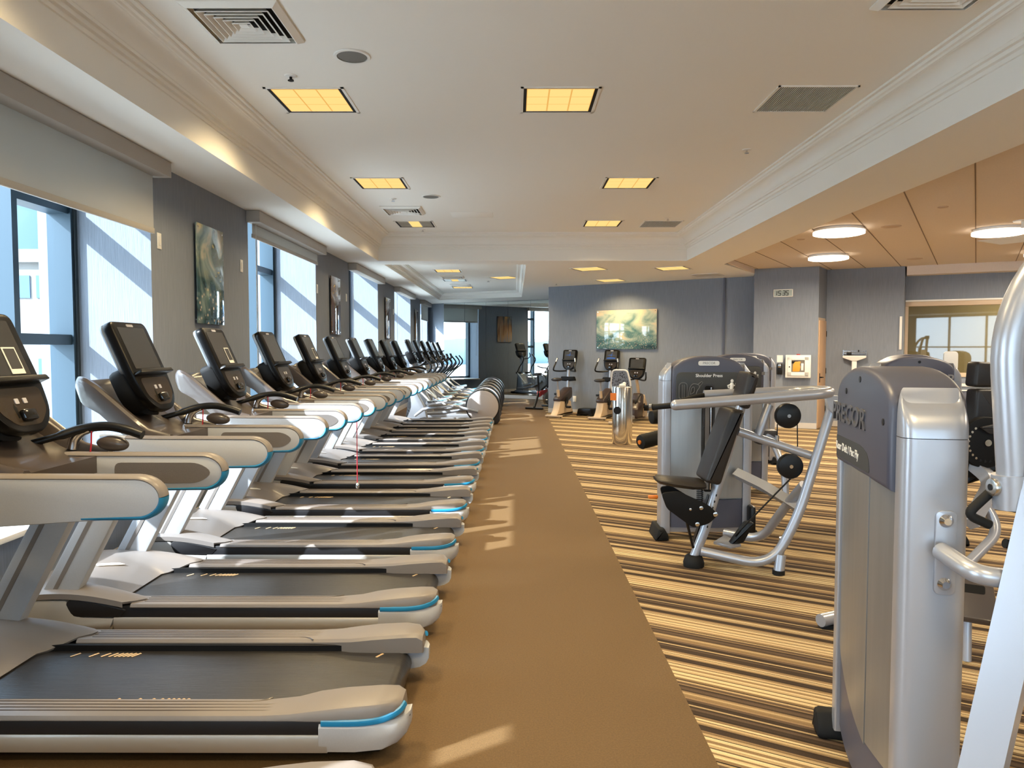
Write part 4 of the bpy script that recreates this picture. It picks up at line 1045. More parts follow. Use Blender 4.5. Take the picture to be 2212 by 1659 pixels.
def make_tower(R, w=.74, d=.18, face='back', sub='', logo=True):
    """weight stack tower, its decorated face towards local -y; parts of R"""
    hw = w/2; cw = .075
    for s in (-1, 1):
        sec = fpoly([(s*(hw-cw), -d/2),(s*hw, -d/2),(s*hw, d/2),(s*(hw-cw), d/2)], [.008,.05,.05,.008], 6)
        if s < 0: sec = sec[::-1]
        B().loft([[(x, y, .05) for x, y in sec], [(x, y, 1.30) for x, y in sec]]).obj('tower_column', M_silver, R)
        cx0 = s*(hw-cw)
        rings = []
        for t in range(7):
            a = t/6*PI/2*.86; k = math.cos(a); z = 1.302+.10*math.sin(a)
            rings.append([(cx0+(x-cx0)*k, y*(0.80+.20*k), z + (0.045*(1-abs(x-cx0)/cw) if t > 0 else 0)) for x, y in sec])
        B().loft(rings).obj('column_cap', M_silver, R)
    a = hw-cw-.002
    # slate head with an arched top
    arch = [(a, 1.13), (a, 1.385)]+[(a*math.cos(q), 1.385+.115*math.sin(q)) for q in [PI*k/16 for k in range(1, 16)]]+[(-a, 1.385), (-a, 1.13)]
    B().prism(arch, -d/2-.018, d/2+.018, 'xz', bev=.022, seg=3).obj('tower_head', M_slate, R)
    # satin side of the stack and slate foot cover
    def bulge(b, x0, x1, z0f, z1f, off, n=16, bot=None):
        rr = [[], []]
        for k in range(n+1):
            x = x0+(x1-x0)*k/n; y = -d/2+.012-.03*math.cos(x/a*PI/2)+off
            rr[0].append((x, y, z0f(x))); rr[1].append((x, y, z1f(x)))
        th = .02
        ring0 = rr[0]+[(x, y+th, z) for x, y, z in rr[0][::-1]]; ring1 = rr[1]+[(x, y+th, z) for x, y, z in rr[1][::-1]]
        return b.loft([ring0, ring1])
    zb = lambda x: .35-.09*max(0, x/a)
    if face == 'back':
        bulge(B(), -a, a*.36, lambda x: .40-.16*(x+a)/(1.36*a), lambda x: 1.14, 0).obj('stack_panel', M_satin, R)
        bulge(B(), a*.37, a, lambda x: .25, lambda x: 1.14, .002).obj('stack_panel', M_satin, R)
    else:
        bulge(B(), -a, -.055, lambda x: .34, lambda x: 1.14, 0).obj('stack_panel', M_satin, R)
        bulge(B(), .055, a, lambda x: .34, lambda x: 1.14, 0).obj('stack_panel', M_satin, R)
        bulge(B(), -a*.99, a*.99, lambda x: .10, lambda x: .33, -.004).obj('foot_cover', M_slate, R)
    B().box2((-a, -d/2+.03, .10), (a, d/2+.0, 1.14)).obj('rear_panel', M_slate if face == 'back' else M_satin, R)
    if face == 'back':
        bulge(B(), -a, a, lambda x: .08, lambda x: .42, .006).obj('foot_cover', M_slate, R)
    B().box2((-hw+.01, -d/2+.03, .055), (hw-.01, d/2-.03, .10)).obj('base_bar', M_silver, R)
    for s in (-1, 1):
        B().prism(fpoly([(s*hw-.06,0),(s*hw+.06,0),(s*hw+.055,.045),(s*hw+.02,.10),(s*hw-.03,.10)][::s],[.01,.01,.02,.03,.02]), -d/2-.06, d/2+.05, 'xz', bev=.02).obj('rubber_foot', M_rubber, R)
    yf = -d/2-.018
    F = frame3((0, yf, 0), (1,0,0), (0,0,1))
    if face == 'back':
        if logo: text('brand_lettering', 'PRECOR', .098, M_emb if sub else M_emb2, R, F @ Matrix.Translation((-.15 if sub else .05,1.318,0)), .005, .12, 1.12, 'CENTER', 1.15, .0015)
        if sub:
            B().prism(fpoly([(-a*.93,1.152),(a*.42,1.152),(a*.36,1.21),(a*.1,1.232),(-a*.93,1.232)],[.002,.02,.05,.1,.002]), yf-.0015, yf+.002, 'xz').obj('name_label', M_label, R)
            text('name_lettering', sub, .040, M_letter, R, F @ Matrix.Translation((-.155,1.192,.002)), .0006, 0, 1.0, 'CENTER', 1.05, .0006)
        for x, z in ((-a*.55,1.405),(a*.82,1.335),(0.0,1.455)): B().cyl((x, yf-.002, z), (x, yf+.004, z), .011, 12).obj('cap_bolt', M_black, R)
    else:
        B().prism(fpoly([(-a+.03,1.115),(a-.03,1.115),(a-.03,1.37),(-a+.03,1.37)],[.01,.01,.05,.05]), yf-.012, yf+.004, 'xz', bev=.006).obj('face_plate', M_label, R)
        yq = yf-.013; F2 = frame3((0, yq, 0), (1,0,0), (0,0,1))
        B().prism(rrect(.17,.038,.018,cy=1.442), yf-.004, yf+.003, 'xz').obj('display_pill', M_letter, R)
        text('display_lettering', 'PRECOR', .026, M_line, R, F @ Matrix.Translation((0,1.442,.0045)), .0004, .1, 1.05)
        if sub: text('name_lettering', sub, .036, M_letter, R, F2 @ Matrix.Translation((0,1.342,.0008)), .0005, 0, 1.0, 'CENTER', 1.0, .0006)
        B().prism(fpoly([(-.045,.92),(.045,.92),(.045,1.275),(-.045,1.275)],[.01,.01,.03,.03]), yq-.002, yq+.004, 'xz').obj('weight_slot', M_slate_d, R)
        B().prism(fpoly([(-.034,.40),(.034,.40),(.034,1.26),(-.034,1.26)],.02), yq-.004, yq, 'xz').obj('slot_opening', M_blackm, R)
        B().box2((-.030, yq-.010, .42), (.004, yq-.004, 1.20)).obj('weight_stack', M_plate, R)
        B().cyl((.018, yq-.008, .42), (.018, yq-.008, 1.25), .007, 10).obj('guide_rod', M_chrome, R)
        # exercise diagram in thin lines, a running figure and small print boxes
        dg = B()
        def ln(pts, r=.0026): dg.tube([(x, yq-.001, z) for x, z in pts], r, 5)
        ln(fpoly([(-.24,1.15),(-.175,1.15),(-.175,1.285),(-.24,1.285)],.03)+[(-.24,1.16)]); ln([(-.215,1.16),(-.215,1.27)]); ln([(-.20,1.16),(-.20,1.27)])
        ln([(p.x, p.y) for p in crv([(-.165,1.17,0),(-.155,1.24,0),(-.13,1.275,0),(-.09,1.27,0),(-.075,1.25,0),(-.095,1.22,0),(-.11,1.17,0),(-.13,1.145,0),(-.165,1.15,0)],4)])
        ln([(p.x, p.y) for p in crv([(-.15,1.19,0),(-.12,1.21,0),(-.12,1.25,0),(-.14,1.24,0),(-.15,1.19,0)],4)]); ln([(-.09,1.27),(-.06,1.295),(-.05,1.285),(-.08,1.25)])
        dg.obj('exercise_diagram', M_line, R)
        fg = B(); P_ = lambda pts, r: fg.tube([(x, yq-.001, z) for x, z in pts], r, 8)
        fg.ell((.185, yq-.001, 1.300), (.013,.002,.014), n=10); P_([(.184,1.285),(.182,1.255),(.175,1.22)], [.012,.017,.013])
        P_([(.175,1.27),(.152,1.262),(.160,1.242)], .007); P_([(.192,1.268),(.212,1.260),(.216,1.282)], .006)
        P_([(.172,1.22),(.15,1.19),(.125,1.172),(.118,1.155)], [.011,.008,.006,.005]); P_([(.178,1.22),(.196,1.195),(.196,1.165),(.204,1.160)], [.011,.008,.006,.005])
        fg.obj('runner_figure', M_letter, R)
        B().box2((.255, yq-.001, 1.275), (.290, yq+.002, 1.31)).obj('code_box', M_plate, R)
        b = B(); b.box2((.09, yq-.001, 1.125), (.11, yq+.002, 1.15)); b.box2((.175, yq-.001, 1.125), (.19, yq+.002, 1.14)); b.obj('posture_print', M_letter, R)
        B().cyl((-.185, yq, 1.15), (-.185, yq-.035, 1.145), .017, 14, bev=.004).obj('selector_knob', M_chrome, R)
    return R

# --- shoulder press
OX, OY = 1.565, 6.06
R = thing('shoulder_press_machine', 'weight machine marked Shoulder Press with black seat and long silver arms', 'weight machine', (OX, OY, 0))
make_tower(R, .74, .20, 'front', 'Shoulder Press')
L = lambda x, y, z: (x-OX, y-OY, z)
B().tube([L(1.284,5.22,.06), L(1.36,5.22,.26), L(1.665,5.22,1.36)], .034, 14).obj('back_post', M_silver, R)
base = fil([L(1.33,5.20,.115), L(1.78,5.06,.045), L(1.96,5.06,.38), L(2.22,5.12,1.19)], .26, 8)
B().tube(base, .034, 14).obj('front_frame_tube', M_silver, R)
B().tube(fil([L(1.66,5.78,.10), L(1.90,5.62,.085), L(1.985,5.36,.40), L(2.04,5.16,.60)], .2, 7), .034, 14).obj('rear_frame_tube', M_silver, R)
B().cyl(L(1.825,5.03,0.0), L(1.845,5.05,.13), .036, 14).obj('frame_leg', M_silver, R)
B().cyl(L(1.825,5.03,0.0), L(1.825,5.03,.03), .042, 14).obj('leg_tip', M_rubber, R)
B().cyl(L(1.975,5.42,0.0), L(1.985,5.40,.16), .026, 12).obj('frame_leg', M_silver, R)
B().lathe([(0,0),(.072,0),(.075,.03),(.06,.075),(.045,.085),(0,.085)], 20, Matrix.Translation(L(1.284,5.22,0))).obj('rubber_foot', M_rubber, R)
B().tube([L(1.585,5.2,.973), L(2.106,5.13,.80)], .030, 12).obj('cross_tube', M_silver, R)
B().tube([L(1.716,5.19,.93), L(1.805,5.22,1.16)], .031, 12).obj('arm_support', M_silver, R)
b = B(); b.prism(fpoly([L(1.76,0,.90)[::2], L(1.93,0,.83)[::2], L(1.93,0,.88)[::2], L(1.80,0,.96)[::2]], .02), 5.22-OY, 5.235-OY, 'xz'); b.obj('lever_plate', M_silver, R)
arm = fil([L(1.085,4.95,1.180), L(2.14,4.95,1.262), L(2.20,5.24,1.262), L(2.10,5.50,1.245), L(1.42,5.52,1.212)], .13, 6)
am = B().tube(arm, .036, 14).obj('press_arm', M_silver, R)
B().ell(L(1.085,4.95,1.180), (.036,.036,.036), n=14).obj('arm_end', M_silver, am)
B().tube([L(1.12,4.99,1.180), L(.99,5.06,1.160), L(.955,5.08,1.155)], .020, 12).obj('press_grip', M_rubber, am)
B().cyl(L(.955,5.08,1.155), L(.938,5.09,1.152), .026, 14).obj('grip_ring', M_chrome, am)
B().tube(crv([L(1.45,5.52,1.212), L(1.36,5.50,1.20), L(1.22,5.45,1.165)],4), .020, 12).obj('press_grip', M_rubber, am)
b = B(); b.prism(fpoly([L(2.14,0,1.235)[::2], L(2.26,0,1.235)[::2], L(2.265,0,1.14)[::2], L(2.22,0,1.10)[::2], L(2.17,0,1.13)[::2]], .03), 5.06-OY, 5.10-OY, 'xz'); b.cyl(L(2.22,5.065,1.16), L(2.22,5.05,1.16), .018, 12); b.obj('pivot_bracket', M_rail, R)
for x, z in ((1.917,1.089),(1.939,.733)):
    pu = B().cyl(L(x,5.135,z), L(x,5.19,z), .088, 32, bev=.008).obj('pulley', M_black, R)
    B().cyl(L(x,5.13,z), L(x,5.137,z), .013, 12).obj('pulley_bolt', M_chrome, pu)
B().tube([L(1.985,5.16,1.03), L(1.990,5.16,.86)], .004, 6).obj('cable', M_black, R)
B().tube([L(1.845,5.16,1.03), L(1.845,5.16,.92)], .004, 6).obj('cable', M_black, R)
B().tube([L(1.955,5.16,.655), L(1.60,5.30,.20)], .006, 6).obj('cable', M_black, R)
B().cyl(L(1.845,5.16,.95), L(1.845,5.16,.86), .014, 10).obj('cable_end', M_chrome, R)
def padprism(name, poly, y0, y1, bev=.03): return B().prism(fpoly([L(x,0,z)[::2] for x, z in poly], .03), y0-OY, y1-OY, 'xz', bev=bev, seg=4).obj(name, M_pad, R)
padprism('head_pad', [(1.575,1.15),(1.645,1.13),(1.715,1.37),(1.635,1.405)], 5.13, 5.40)
padprism('back_pad', [(1.33,.625),(1.44,.60),(1.605,1.13),(1.505,1.14)], 5.10, 5.42)
rings = []
for t, wd, th in ((0,.10,.03),(.05,.15,.06),(.3,.17,.075),(.65,.13,.07),(.92,.11,.06),(1,.07,.025)):
    x = 1.36-.35*t; z = .59+.035*t*t
    rings.append([L(x, 5.27+wd*math.cos(a), z+th*.5*math.sin(a)) for a in [2*PI*k/16 for k in range(16)]])
B().loft(rings).obj('seat_pad', M_pad, R)
seatb = B().prism(fpoly([L(x,0,z)[::2] for x, z in ((1.024,.55),(1.065,.44),(1.25,.305),(1.36,.335),(1.425,.40),(1.36,.465),(1.14,.565))], .03), 5.10-OY, 5.125-OY, 'xz', bev=.004).obj('seat_bracket', M_blackm, R)
B().prism(fpoly([L(x,0,z)[::2] for x, z in ((1.06,.55),(1.09,.45),(1.25,.33),(1.34,.345),(1.34,.44),(1.14,.56))], .03), 5.34-OY, 5.36-OY, 'xz').obj('seat_bracket', M_blackm, R)
for x, z, r_ in ((1.40,.405,.018),(1.275,.335,.017),(1.30,.45,.015),(1.225,.44,.010)): B().cyl(L(x,5.10,z), L(x,5.085,z), r_, 12, bev=.004).obj('bracket_bolt', M_chrome, seatb)
pts = []
for k in range(121): a = k*2*PI/10; pts.append(L(1.335+.022*math.cos(a), 5.27+.022*math.sin(a), .44+.17*k/120))
B().tube(pts, .0042, 5).obj('seat_spring', M_black, R)
B().tube([L(1.21,5.12,.34), L(1.265,5.16,.15)], .010, 8).obj('gas_strut', M_black, R)
B().prism(fpoly([L(x,0,z)[::2] for x, z in ((1.30,.14),(1.36,.13),(1.46,.47),(1.41,.50))],.01), 5.30-OY, 5.35-OY, 'xz').obj('seat_track', M_black, R)
ht = B()
for k in range(6): ht.box(L(1.43-.012*k,5.183,.52-.045*k), (.008,.004,.016), rot=(0,.24,0))
ht.obj('adjust_holes', M_black, R)
B().box(L(.985,5.20,.505), (.07,.03,.025), bev=.008).obj('seat_release', M_orange, R)
b = B(); b.prism([L(1.46,5.35,0)[:2], L(1.55,5.22,0)[:2], L(1.64,5.28,0)[:2], L(1.60,5.55,0)[:2]], .125, .145, 'xy', bev=.003); b.obj('foot_plate', M_silver, R)
b = B(); b.prism(fpoly([L(1.56,0,.13)[::2], L(1.66,0,.15)[::2], L(1.74,0,.30)[::2], L(1.68,0,.30)[::2]], .02), 5.28-OY, 5.36-OY, 'xz', bev=.01); b.obj('pulley_housing', M_black, R)
B().tube([L(1.80,5.92,.55), L(1.92,5.60,.50), L(2.04,5.20,.42)], .048, 4, up=(0,0,1)).obj('box_beam', M_silver, R)
B().box(L(1.92,5.98,.17), (.05,.22,.24), bev=.02).obj('cable_cover', M_black, R)

# --- rear delt and pec fly machine in the right foreground
OX, OY = 1.288, 2.50
R = thing('pec_fly_machine', 'weight machine marked Rear Delt / Pec Fly, large silver column in the right foreground', 'weight machine', (OX, OY, 0))
TR = thing('weight_tower', '', '', (0,0,0)); del TR['category']; del TR['label']
make_tower(TR, .82, .18, 'back', 'Rear Delt / Pec Fly')
Mr = Matrix.Rotation(math.radians(-101), 4, 'Z')
for o in kids(TR): o.data.transform(Mr); o.parent = R
bpy.data.objects.remove(TR)
ex = Mr @ Vector((.41,0,0)); exn = (Mr @ Vector((1,0,0))); exy = (Mr @ Vector((0,1,0)))
F = frame3(ex+exn*.001, exy, (0,0,1))
pl = B().prism(rrect(.056,.245,.02,cx=.025,cy=.975), -0.004, .006, 'xy', bev=.003, M=F).obj('handle_plate', M_silver, R)
for z in (1.068, .885):
    p = ex + exy*.025
    MM = frame3(p+exn*.006+Vector((0,0,z)), exy, (0,0,1))
    B().lathe([(0,0),(.020,0),(.010,.014),(0,.014)], 20, MM).obj('cone_bolt', M_chrome, pl)
B().tube(fil([L(1.212,2.07,.985), L(1.212,1.905,.965), L(1.33,1.91,.955)], .10, 7), .026, 16).obj('bent_tube', M_silver, R)
B().tube([L(1.12,1.85,0.03), L(1.46,1.90,1.60)], .066, 4, up=(0,1,0)).obj('frame_beam', M_silver, R)
B().box(L(1.12,1.85,.02), (.16,.14,.04), bev=.01).obj('beam_foot', M_rubber, R)
po = B().tube(fil([L(1.315,1.93,1.20), L(1.275,1.93,1.66), L(1.50,1.95,1.93), L(1.80,2.1,1.96)], .22, 8), .038, 18).obj('swing_arm', M_silver, R)
B().tube([L(1.46,1.90,1.60), L(1.62,2.02,1.93), L(1.80,2.1,1.96)], .05, 4, up=(0,1,0)).obj('top_beam', M_silver, R)
B().cyl(L(1.80,2.1,1.90), L(1.80,2.1,2.02), .07, 20).obj('pivot_hub', M_black, R)
B().tube([L(1.80,2.1,1.9), L(1.86,2.45,.03)], .05, 4, up=(0,1,0)).obj('rear_post', M_silver, R)
B().box(L(1.86,2.45,.02), (.3,.14,.04), bev=.01).obj('post_foot', M_rubber, R)
B().tube([L(1.305,1.93,1.23), L(1.312,1.93,1.14)], .044, 16).obj('arm_sleeve', M_silver, po)
hh_ = B().tube(fil([L(1.33,1.97,1.195), L(1.41,2.20,1.16), L(1.315,2.05,1.05), L(1.40,1.95,1.02)], .03, 5), .0001, 6)
hh_.bm.free(); 
B().tube([L(1.35,1.93,1.195), L(1.27,1.93,1.195)], .018, 14).obj('grip_bar', M_rubber, po)
gr_ = B().cyl(L(1.270,1.93,1.195), L(1.254,1.93,1.195), .024, 18, bev=.004).obj('grip_ring', M_steel, po)
B().cyl(L(1.256,1.93,1.195), L(1.252,1.93,1.195), .009, 12).obj('ring_bore', M_black, gr_)
B().tube(fil([L(1.275,1.95,1.185), L(1.205,1.95,1.118), L(1.268,1.95,1.09)], .028, 6), .0125, 12).obj('hand_grip', M_rubber, po)
B().tube([L(1.36,1.95,1.03), L(1.31,1.95,1.04)], .013, 12).obj('hand_grip', M_rubber, po)

# --- machines further back on the right
def machine(name, label, x, y, rot, face, sub='', logo=True, w=.72):
    r = thing(name, label, 'weight machine', (x, y, 0), rot)
    make_tower(r, w, .19, face, sub, logo)
    return r
# leg machine whose brand side faces the camera
OX, OY = 3.175, 5.90
R = machine('leg_machine', 'weight machine with its lettered back to us, black padded seat and dial beside it', OX, OY, 0, 'back')
def P2(name, poly, y0, y1, m_, bev=.02, rr=.03): return B().prism(fpoly([L(x,0,z)[::2] for x, z in poly], rr), y0-OY, y1-OY, 'xz', bev=bev, seg=3).obj(name, m_, R)
P2('head_pad', [(3.40,1.275),(3.61,1.275),(3.585,1.455),(3.415,1.465)], 5.45, 5.58, M_pad)
P2('back_pad', [(3.40,.93),(3.72,.86),(3.635,1.26),(3.415,1.26)], 5.44, 5.58, M_pad)
cm = B().cyl(L(3.385,5.26,.886), L(3.385,5.32,.886), .185, 40, bev=.012).obj('range_dial', M_blackm, R)
B().cyl(L(3.385,5.245,.886), L(3.385,5.262,.886), .024, 20).obj('dial_hub', M_chrome, cm)
for k in range(12):
    a = math.radians(130+k*15); B().cyl(L(3.385+.135*math.cos(a),5.258,.886+.135*math.sin(a)), L(3.385+.135*math.cos(a),5.255,.886+.135*math.sin(a)), .009, 10).obj('dial_hole', M_chrome if k < 8 else M_black, cm)
P2('dial_lever', [(3.31,1.0),(3.50,1.04),(3.56,.99),(3.47,.96),(3.38,.95)], 5.225, 5.255, M_strip, .008, .02)
P2('dial_mount', [(3.20,.62),(3.47,.62),(3.42,.90),(3.22,.92)], 5.33, 5.40, M_blackm, .01)
P2('seat_base', [(3.30,.56),(3.62,.66),(3.74,.78),(3.60,.80),(3.34,.72)], 5.36, 5.56, M_black, .015)
P2('seat_pad', [(3.42,.78),(3.86,.82),(3.86,.90),(3.42,.86)], 5.36, 5.68, M_pad, .03)
B().tube(fil([L(3.34,5.35,.72), L(3.40,5.2,.62), L(3.12,5.0,.36)], .12, 6), .058, 4, up=(0,1,0)).obj('bent_beam', M_silver, R)
B().tube(fil([L(3.28,5.15,.52), L(3.36,5.05,.30), L(3.08,4.95,.10)], .16, 8), .034, 14).obj('loop_tube', M_silver, R)
B().tube(fil([L(3.40,5.3,.62), L(3.62,5.15,.50), L(3.95,5.3,.46)], .1, 5), .034, 12).obj('side_tube', M_silver, R)
B().tube(fil([L(3.08,4.95,.06), L(2.7,4.5,.06), L(1.70,4.03,.05)], .1, 4), .036, 12).obj('floor_tube', M_silver, R)
B().tube([L(3.08,4.95,.06), L(3.40,5.75,.06)], .04, 12).obj('floor_tube', M_silver, R)
B().box(L(1.76,4.06,.008), (.1,.06,.016)).obj('tube_foot', M_rubber, R)
b = B(); b.prism(fpoly([(-.13,-.12),(.13,-.12),(.10,.14),(-.10,.14)],.03), -.025, .025, 'xy', bev=.012, M=Matrix.Translation(L(2.28,3.65,.30)) @ Euler((math.radians(40),0,math.radians(-30))).to_matrix().to_4x4())
fp = b.obj('foot_platform', M_taupe_d, R)
b = B(); b.prism(rrect(.14,.05,.012,cy=.05), .024, .0265, 'xy', M=Matrix.Translation(L(2.28,3.65,.30)) @ Euler((math.radians(40),0,math.radians(-30))).to_matrix().to_4x4()); b.obj('platform_slot', M_blackm, fp)
B().tube(fil([L(2.28,3.68,.26), L(2.30,3.9,.14), L(2.55,4.43,.07)], .1, 5), .034, 12).obj('platform_tube', M_silver, R)
B().cyl(L(2.28,3.66,.28), L(2.26,3.62,0.0), .022, 10).obj('platform_leg', M_silver, R)
R = machine('weight_machine', 'weight machine behind the lettered one, only its dark arched head showing', 4.15, 7.75, 0, 'back', '', False)
B().prism(rrect(.15,.20,.04,cx=.42,cy=1.43), -.02, .0, 'xz', bev=.004).obj('instruction_placard', M_white, R)
R = machine('weight_machine', 'dark headed weight machine at the right edge, beyond the curved silver pole', 5.16, 7.05, 0.25, 'back', '', False)
# roller machine just behind the shoulder press
OX, OY = 2.40, 8.05
R = machine('roller_leg_machine', 'weight machine with black foam rollers just behind the shoulder press', OX, OY, 0, 'front')
ra = B().tube(fil([L(2.35,7.86,.80), L(2.2,7.5,.86), L(1.48,7.1,.82), L(1.44,7.05,.68)], .1, 5), .030, 12).obj('roller_arm', M_silver, R)
B().cyl(L(1.30,7.02,.905), L(1.56,7.10,.915), .068, 24, bev=.02).obj('foam_roller', M_rubber, R)
rl = B().cyl(L(1.145,6.70,.705), L(1.46,6.88,.755), .068, 24, bev=.02).obj('foam_roller', M_rubber, R)
B().cyl(L(1.135,6.695,.703), L(1.146,6.70,.705), .020, 14).obj('roller_cap', M_orange, rl)
b = B(); b.prism(fpoly([L(1.36,0,.74)[::2], L(1.50,0,.74)[::2], L(1.52,0,.86)[::2], L(1.40,0,.84)[::2]], .03), 7.0-OY, 7.03-OY, 'xz'); b.cyl(L(1.43,7.0,.79), L(1.43,6.985,.79), .014, 10); b.obj('roller_bracket', M_rail, R)
B().tube(fil([L(2.55,7.95,.62), L(2.72,7.75,.60), L(2.80,7.6,.30), L(2.80,7.55,.02)], .14, 6), .036, 12).obj('side_loop', M_silver, R)
B().cyl(L(2.80,7.55,0), L(2.80,7.55,.04), .07, 16).obj('rubber_foot', M_rubber, R)
B().box(L(2.68,7.85,.62), (.22,.14,.16), bev=.03).obj('seat_hinge', M_slate_d, R)
B().tube([L(2.3,7.97,.15), L(2.15,7.3,.10), L(2.15,7.2,.03)], .034, 12).obj('floor_tube', M_silver, R)
R = machine('weight_machine', 'weight machine with white display pill, farthest of the row behind the shoulder press', 3.16, 10.0, 0, 'front')

# ------------------------------------------------------------------ wipes dispenser
R = thing('wipes_dispenser', 'tall polished steel wipes bin with a white tissue on top', 'dispenser', (1.76, 12.02, 0))
M_pol = mat('polished_steel', (214,210,202), 0.16, metal=1.0, bump=0.04, bscale=3, bstretch=(3,3,.2))
B().lathe([(0,0),(.160,0),(.163,.02),(.163,.925),(.158,.940),(.0,.945)], 40).obj('bin_body', M_pol, R)
B().cyl((-.10,-.132,.56),(-.105,-.140,.56),.062,24).obj('waste_hole', M_blackm, R)
b = B(); b.prism([(-.15,.72),(-.05,.72),(-.05,.84),(-.15,.84)], -.16, -.158, 'xz', M=Euler((0,0,math.radians(-28))).to_matrix().to_4x4()); b.obj('orange_label', M_orange, R)
B().ell((0,0,.955),(.06,.03,.035),n=10).ell((.03,.01,.985),(.03,.02,.03),n=8).obj('tissue', M_white, R)

# ------------------------------------------------------------------ bikes
M_creamb = mat('bike_cream', (190,168,142), 0.42)
M_bikeb = mat('bike_brown', (58,46,42), 0.3)
M_scr_on = emat('bike_screen_lit', (96,130,190), 0.35)
def make_bike():
    R = thing('upright_bike', '', 'exercise bike')
    B().box2((.42,-.21,0.012),(.50,.21,.055),bev=.015).obj('rear_foot', M_creamb, R); B().box2((-.50,-.21,0.012),(-.42,.21,.055),bev=.015).obj('front_foot', M_creamb, R)
    f = B()
    for x in (.46,-.46):
        for y in (-.17,.17): f.cyl((x,y,0),(x,y,.02),.02,10)
    f.obj('levelling_feet', M_rubber, R)
    B().prism(fpoly([(.50,.04),(.18,.04),(-.02,.06),(-.46,.05),(-.36,.20),(-.33,.34),(.02,.40),(.26,.40),(.30,.30),(.36,.16)],[.02,.02,.05,.03,.05,.05,.05,.03,.05,.08]), -.085,.085,'xz',bev=.025).obj('lower_shroud', M_creamb, R)
    B().prism(fpoly([(.30,.36),(-.10,.33),(-.38,.42),(-.36,.66),(-.26,.66),(.05,.55),(.30,.43)],[.02,.05,.06,.04,.06,.05,.02]), -.10,.10,'xz',bev=.03).obj('upper_shroud', M_bikeb, R)
    B().tube([(.20,0,.38),(.245,0,.62)],.034,12).obj('seat_tube', M_creamb, R); B().tube([(.24,0,.60),(.275,0,.82)],.022,12).obj('seat_post', M_silver, R)
    rings = []
    for x, w_, h_ in ((.40,.05,.02),(.38,.11,.045),(.30,.13,.05),(.18,.07,.045),(.10,.045,.035),(.07,.025,.015)):
        rings.append([(x, w_*math.cos(a), .855+h_*.8*math.sin(a)) for a in [2*PI*k/14 for k in range(14)]])
    B().loft(rings).obj('saddle', M_pad, R)
    B().tube([(-.31,0,.60),(-.36,0,1.06)],.032,12).obj('mast', M_silver, R)
    B().prism(fpoly([(-.19,-.05),(-.05,-.065),(0,-.04),(.05,-.065),(.19,-.05),(.16,.045),(-.16,.045)],.015),.0,.10,'xz',bev=.01,M=Matrix.Translation((-.28,0,.86)) @ Matrix.Rotation(PI/2,4,'Z')).obj('bottle_holder', M_blackm, R)
    pod = console(R, (-.335,0,1.06), tilt=14, w=.36, h=.49, bulk=False)
    for s in (-1,1):
        hb = B().tube(crv([(-.36,s*.05,1.04),(-.28,s*.20,1.03),(-.12,s*.27,1.05),(-.10,s*.265,1.12),(-.17,s*.25,1.22),(-.22,s*.22,1.34)],5),.018,10).obj('handlebar', M_black, R)
        B().tube([(-.185,s*.245,1.25),(-.215,s*.225,1.33)],.021,10).obj('pulse_grip', M_chrome, hb)
        cr_ = B().tube([(-.02,s*.10,.36),(-.02+s*.09,s*.13,.36-s*.14)],.018,8).obj('crank', M_black, R)
        B().box((-.02+s*.09,s*.19,.36-s*.14),(.10,.10,.05),bev=.012).obj('pedal', M_black, cr_)
        B().cyl((-.02,s*.095,.36),(-.02,s*.115,.36),.085,24,bev=.006).obj('crank_disc', M_black, R)
    return R
bk0 = make_bike(); BR = math.atan2(.883,.47)+PI
for k, (x, y, lab) in enumerate(((1.10,17.02,'upright exercise bike nearest the mirrors, its screen showing a blue star'),(2.02,16.52,'upright exercise bike partly hidden behind the steel wipes bin'))):
    o = bk0 if k == 0 else copy_tree(bk0)
    o.location = (x, y, 0); o.rotation_euler = (0,0,BR); o['label'] = lab; o['group'] = 'upright bikes'
    # lit picture on the screen
    a = math.radians(14); F = frame3((-.335,0,1.06),(0,1,0),(-math.sin(a),0,math.cos(a)))
    if k == 0:
        b = B(); zz = .0028
        b.prism([(.0,.32),(.012,.355),(.11,.352),(.012,.365),(.02,.44),(-.008,.372),(-.11,.352),(-.010,.35)],.0022,zz,'xy',M=F)
        b.obj('screen_picture', M_scr_on, o)
    else:
        B().prism(fpoly([(-.11,.27),(.10,.27),(.10,.30),(-.02,.315),(-.11,.30)],.01),.0022,.0028,'xy',M=F).obj('screen_picture', M_scr_on, o)
R = thing('recumbent_bike', 'recumbent exercise bike with a mesh seat back behind the wipes bin', 'exercise bike', (2.48,15.62,0), BR)
B().box2((.62,-.26,.012),(.70,.26,.06),bev=.015).obj('rear_foot', M_creamb, R); B().box2((-.80,-.24,.012),(-.72,.24,.06),bev=.015).obj('front_foot', M_creamb, R)
B().box2((-.76,-.04,.05),(.66,.04,.13),bev=.02).obj('floor_rail', M_silver, R)
B().prism(fpoly([(-.10,.06),(-.72,.06),(-.74,.30),(-.52,.58),(-.36,.60),(-.30,.40),(-.12,.28)],.05),-.10,.10,'xz',bev=.03).obj('drive_shroud', M_bikeb, R)
B().prism(fpoly([(-.44,.07),(-.74,.07),(-.75,.34),(-.55,.58),(-.50,.40)],.05),-.115,.115,'xz',bev=.02).obj('shroud_cover', M_creamb, R)
B().tube([(-.48,0,.56),(-.30,0,.94)],.035,12).obj('mast', M_creamb, R)
console(R, (-.26,0,.90), tilt=14, w=.38, h=.48, bulk=False)
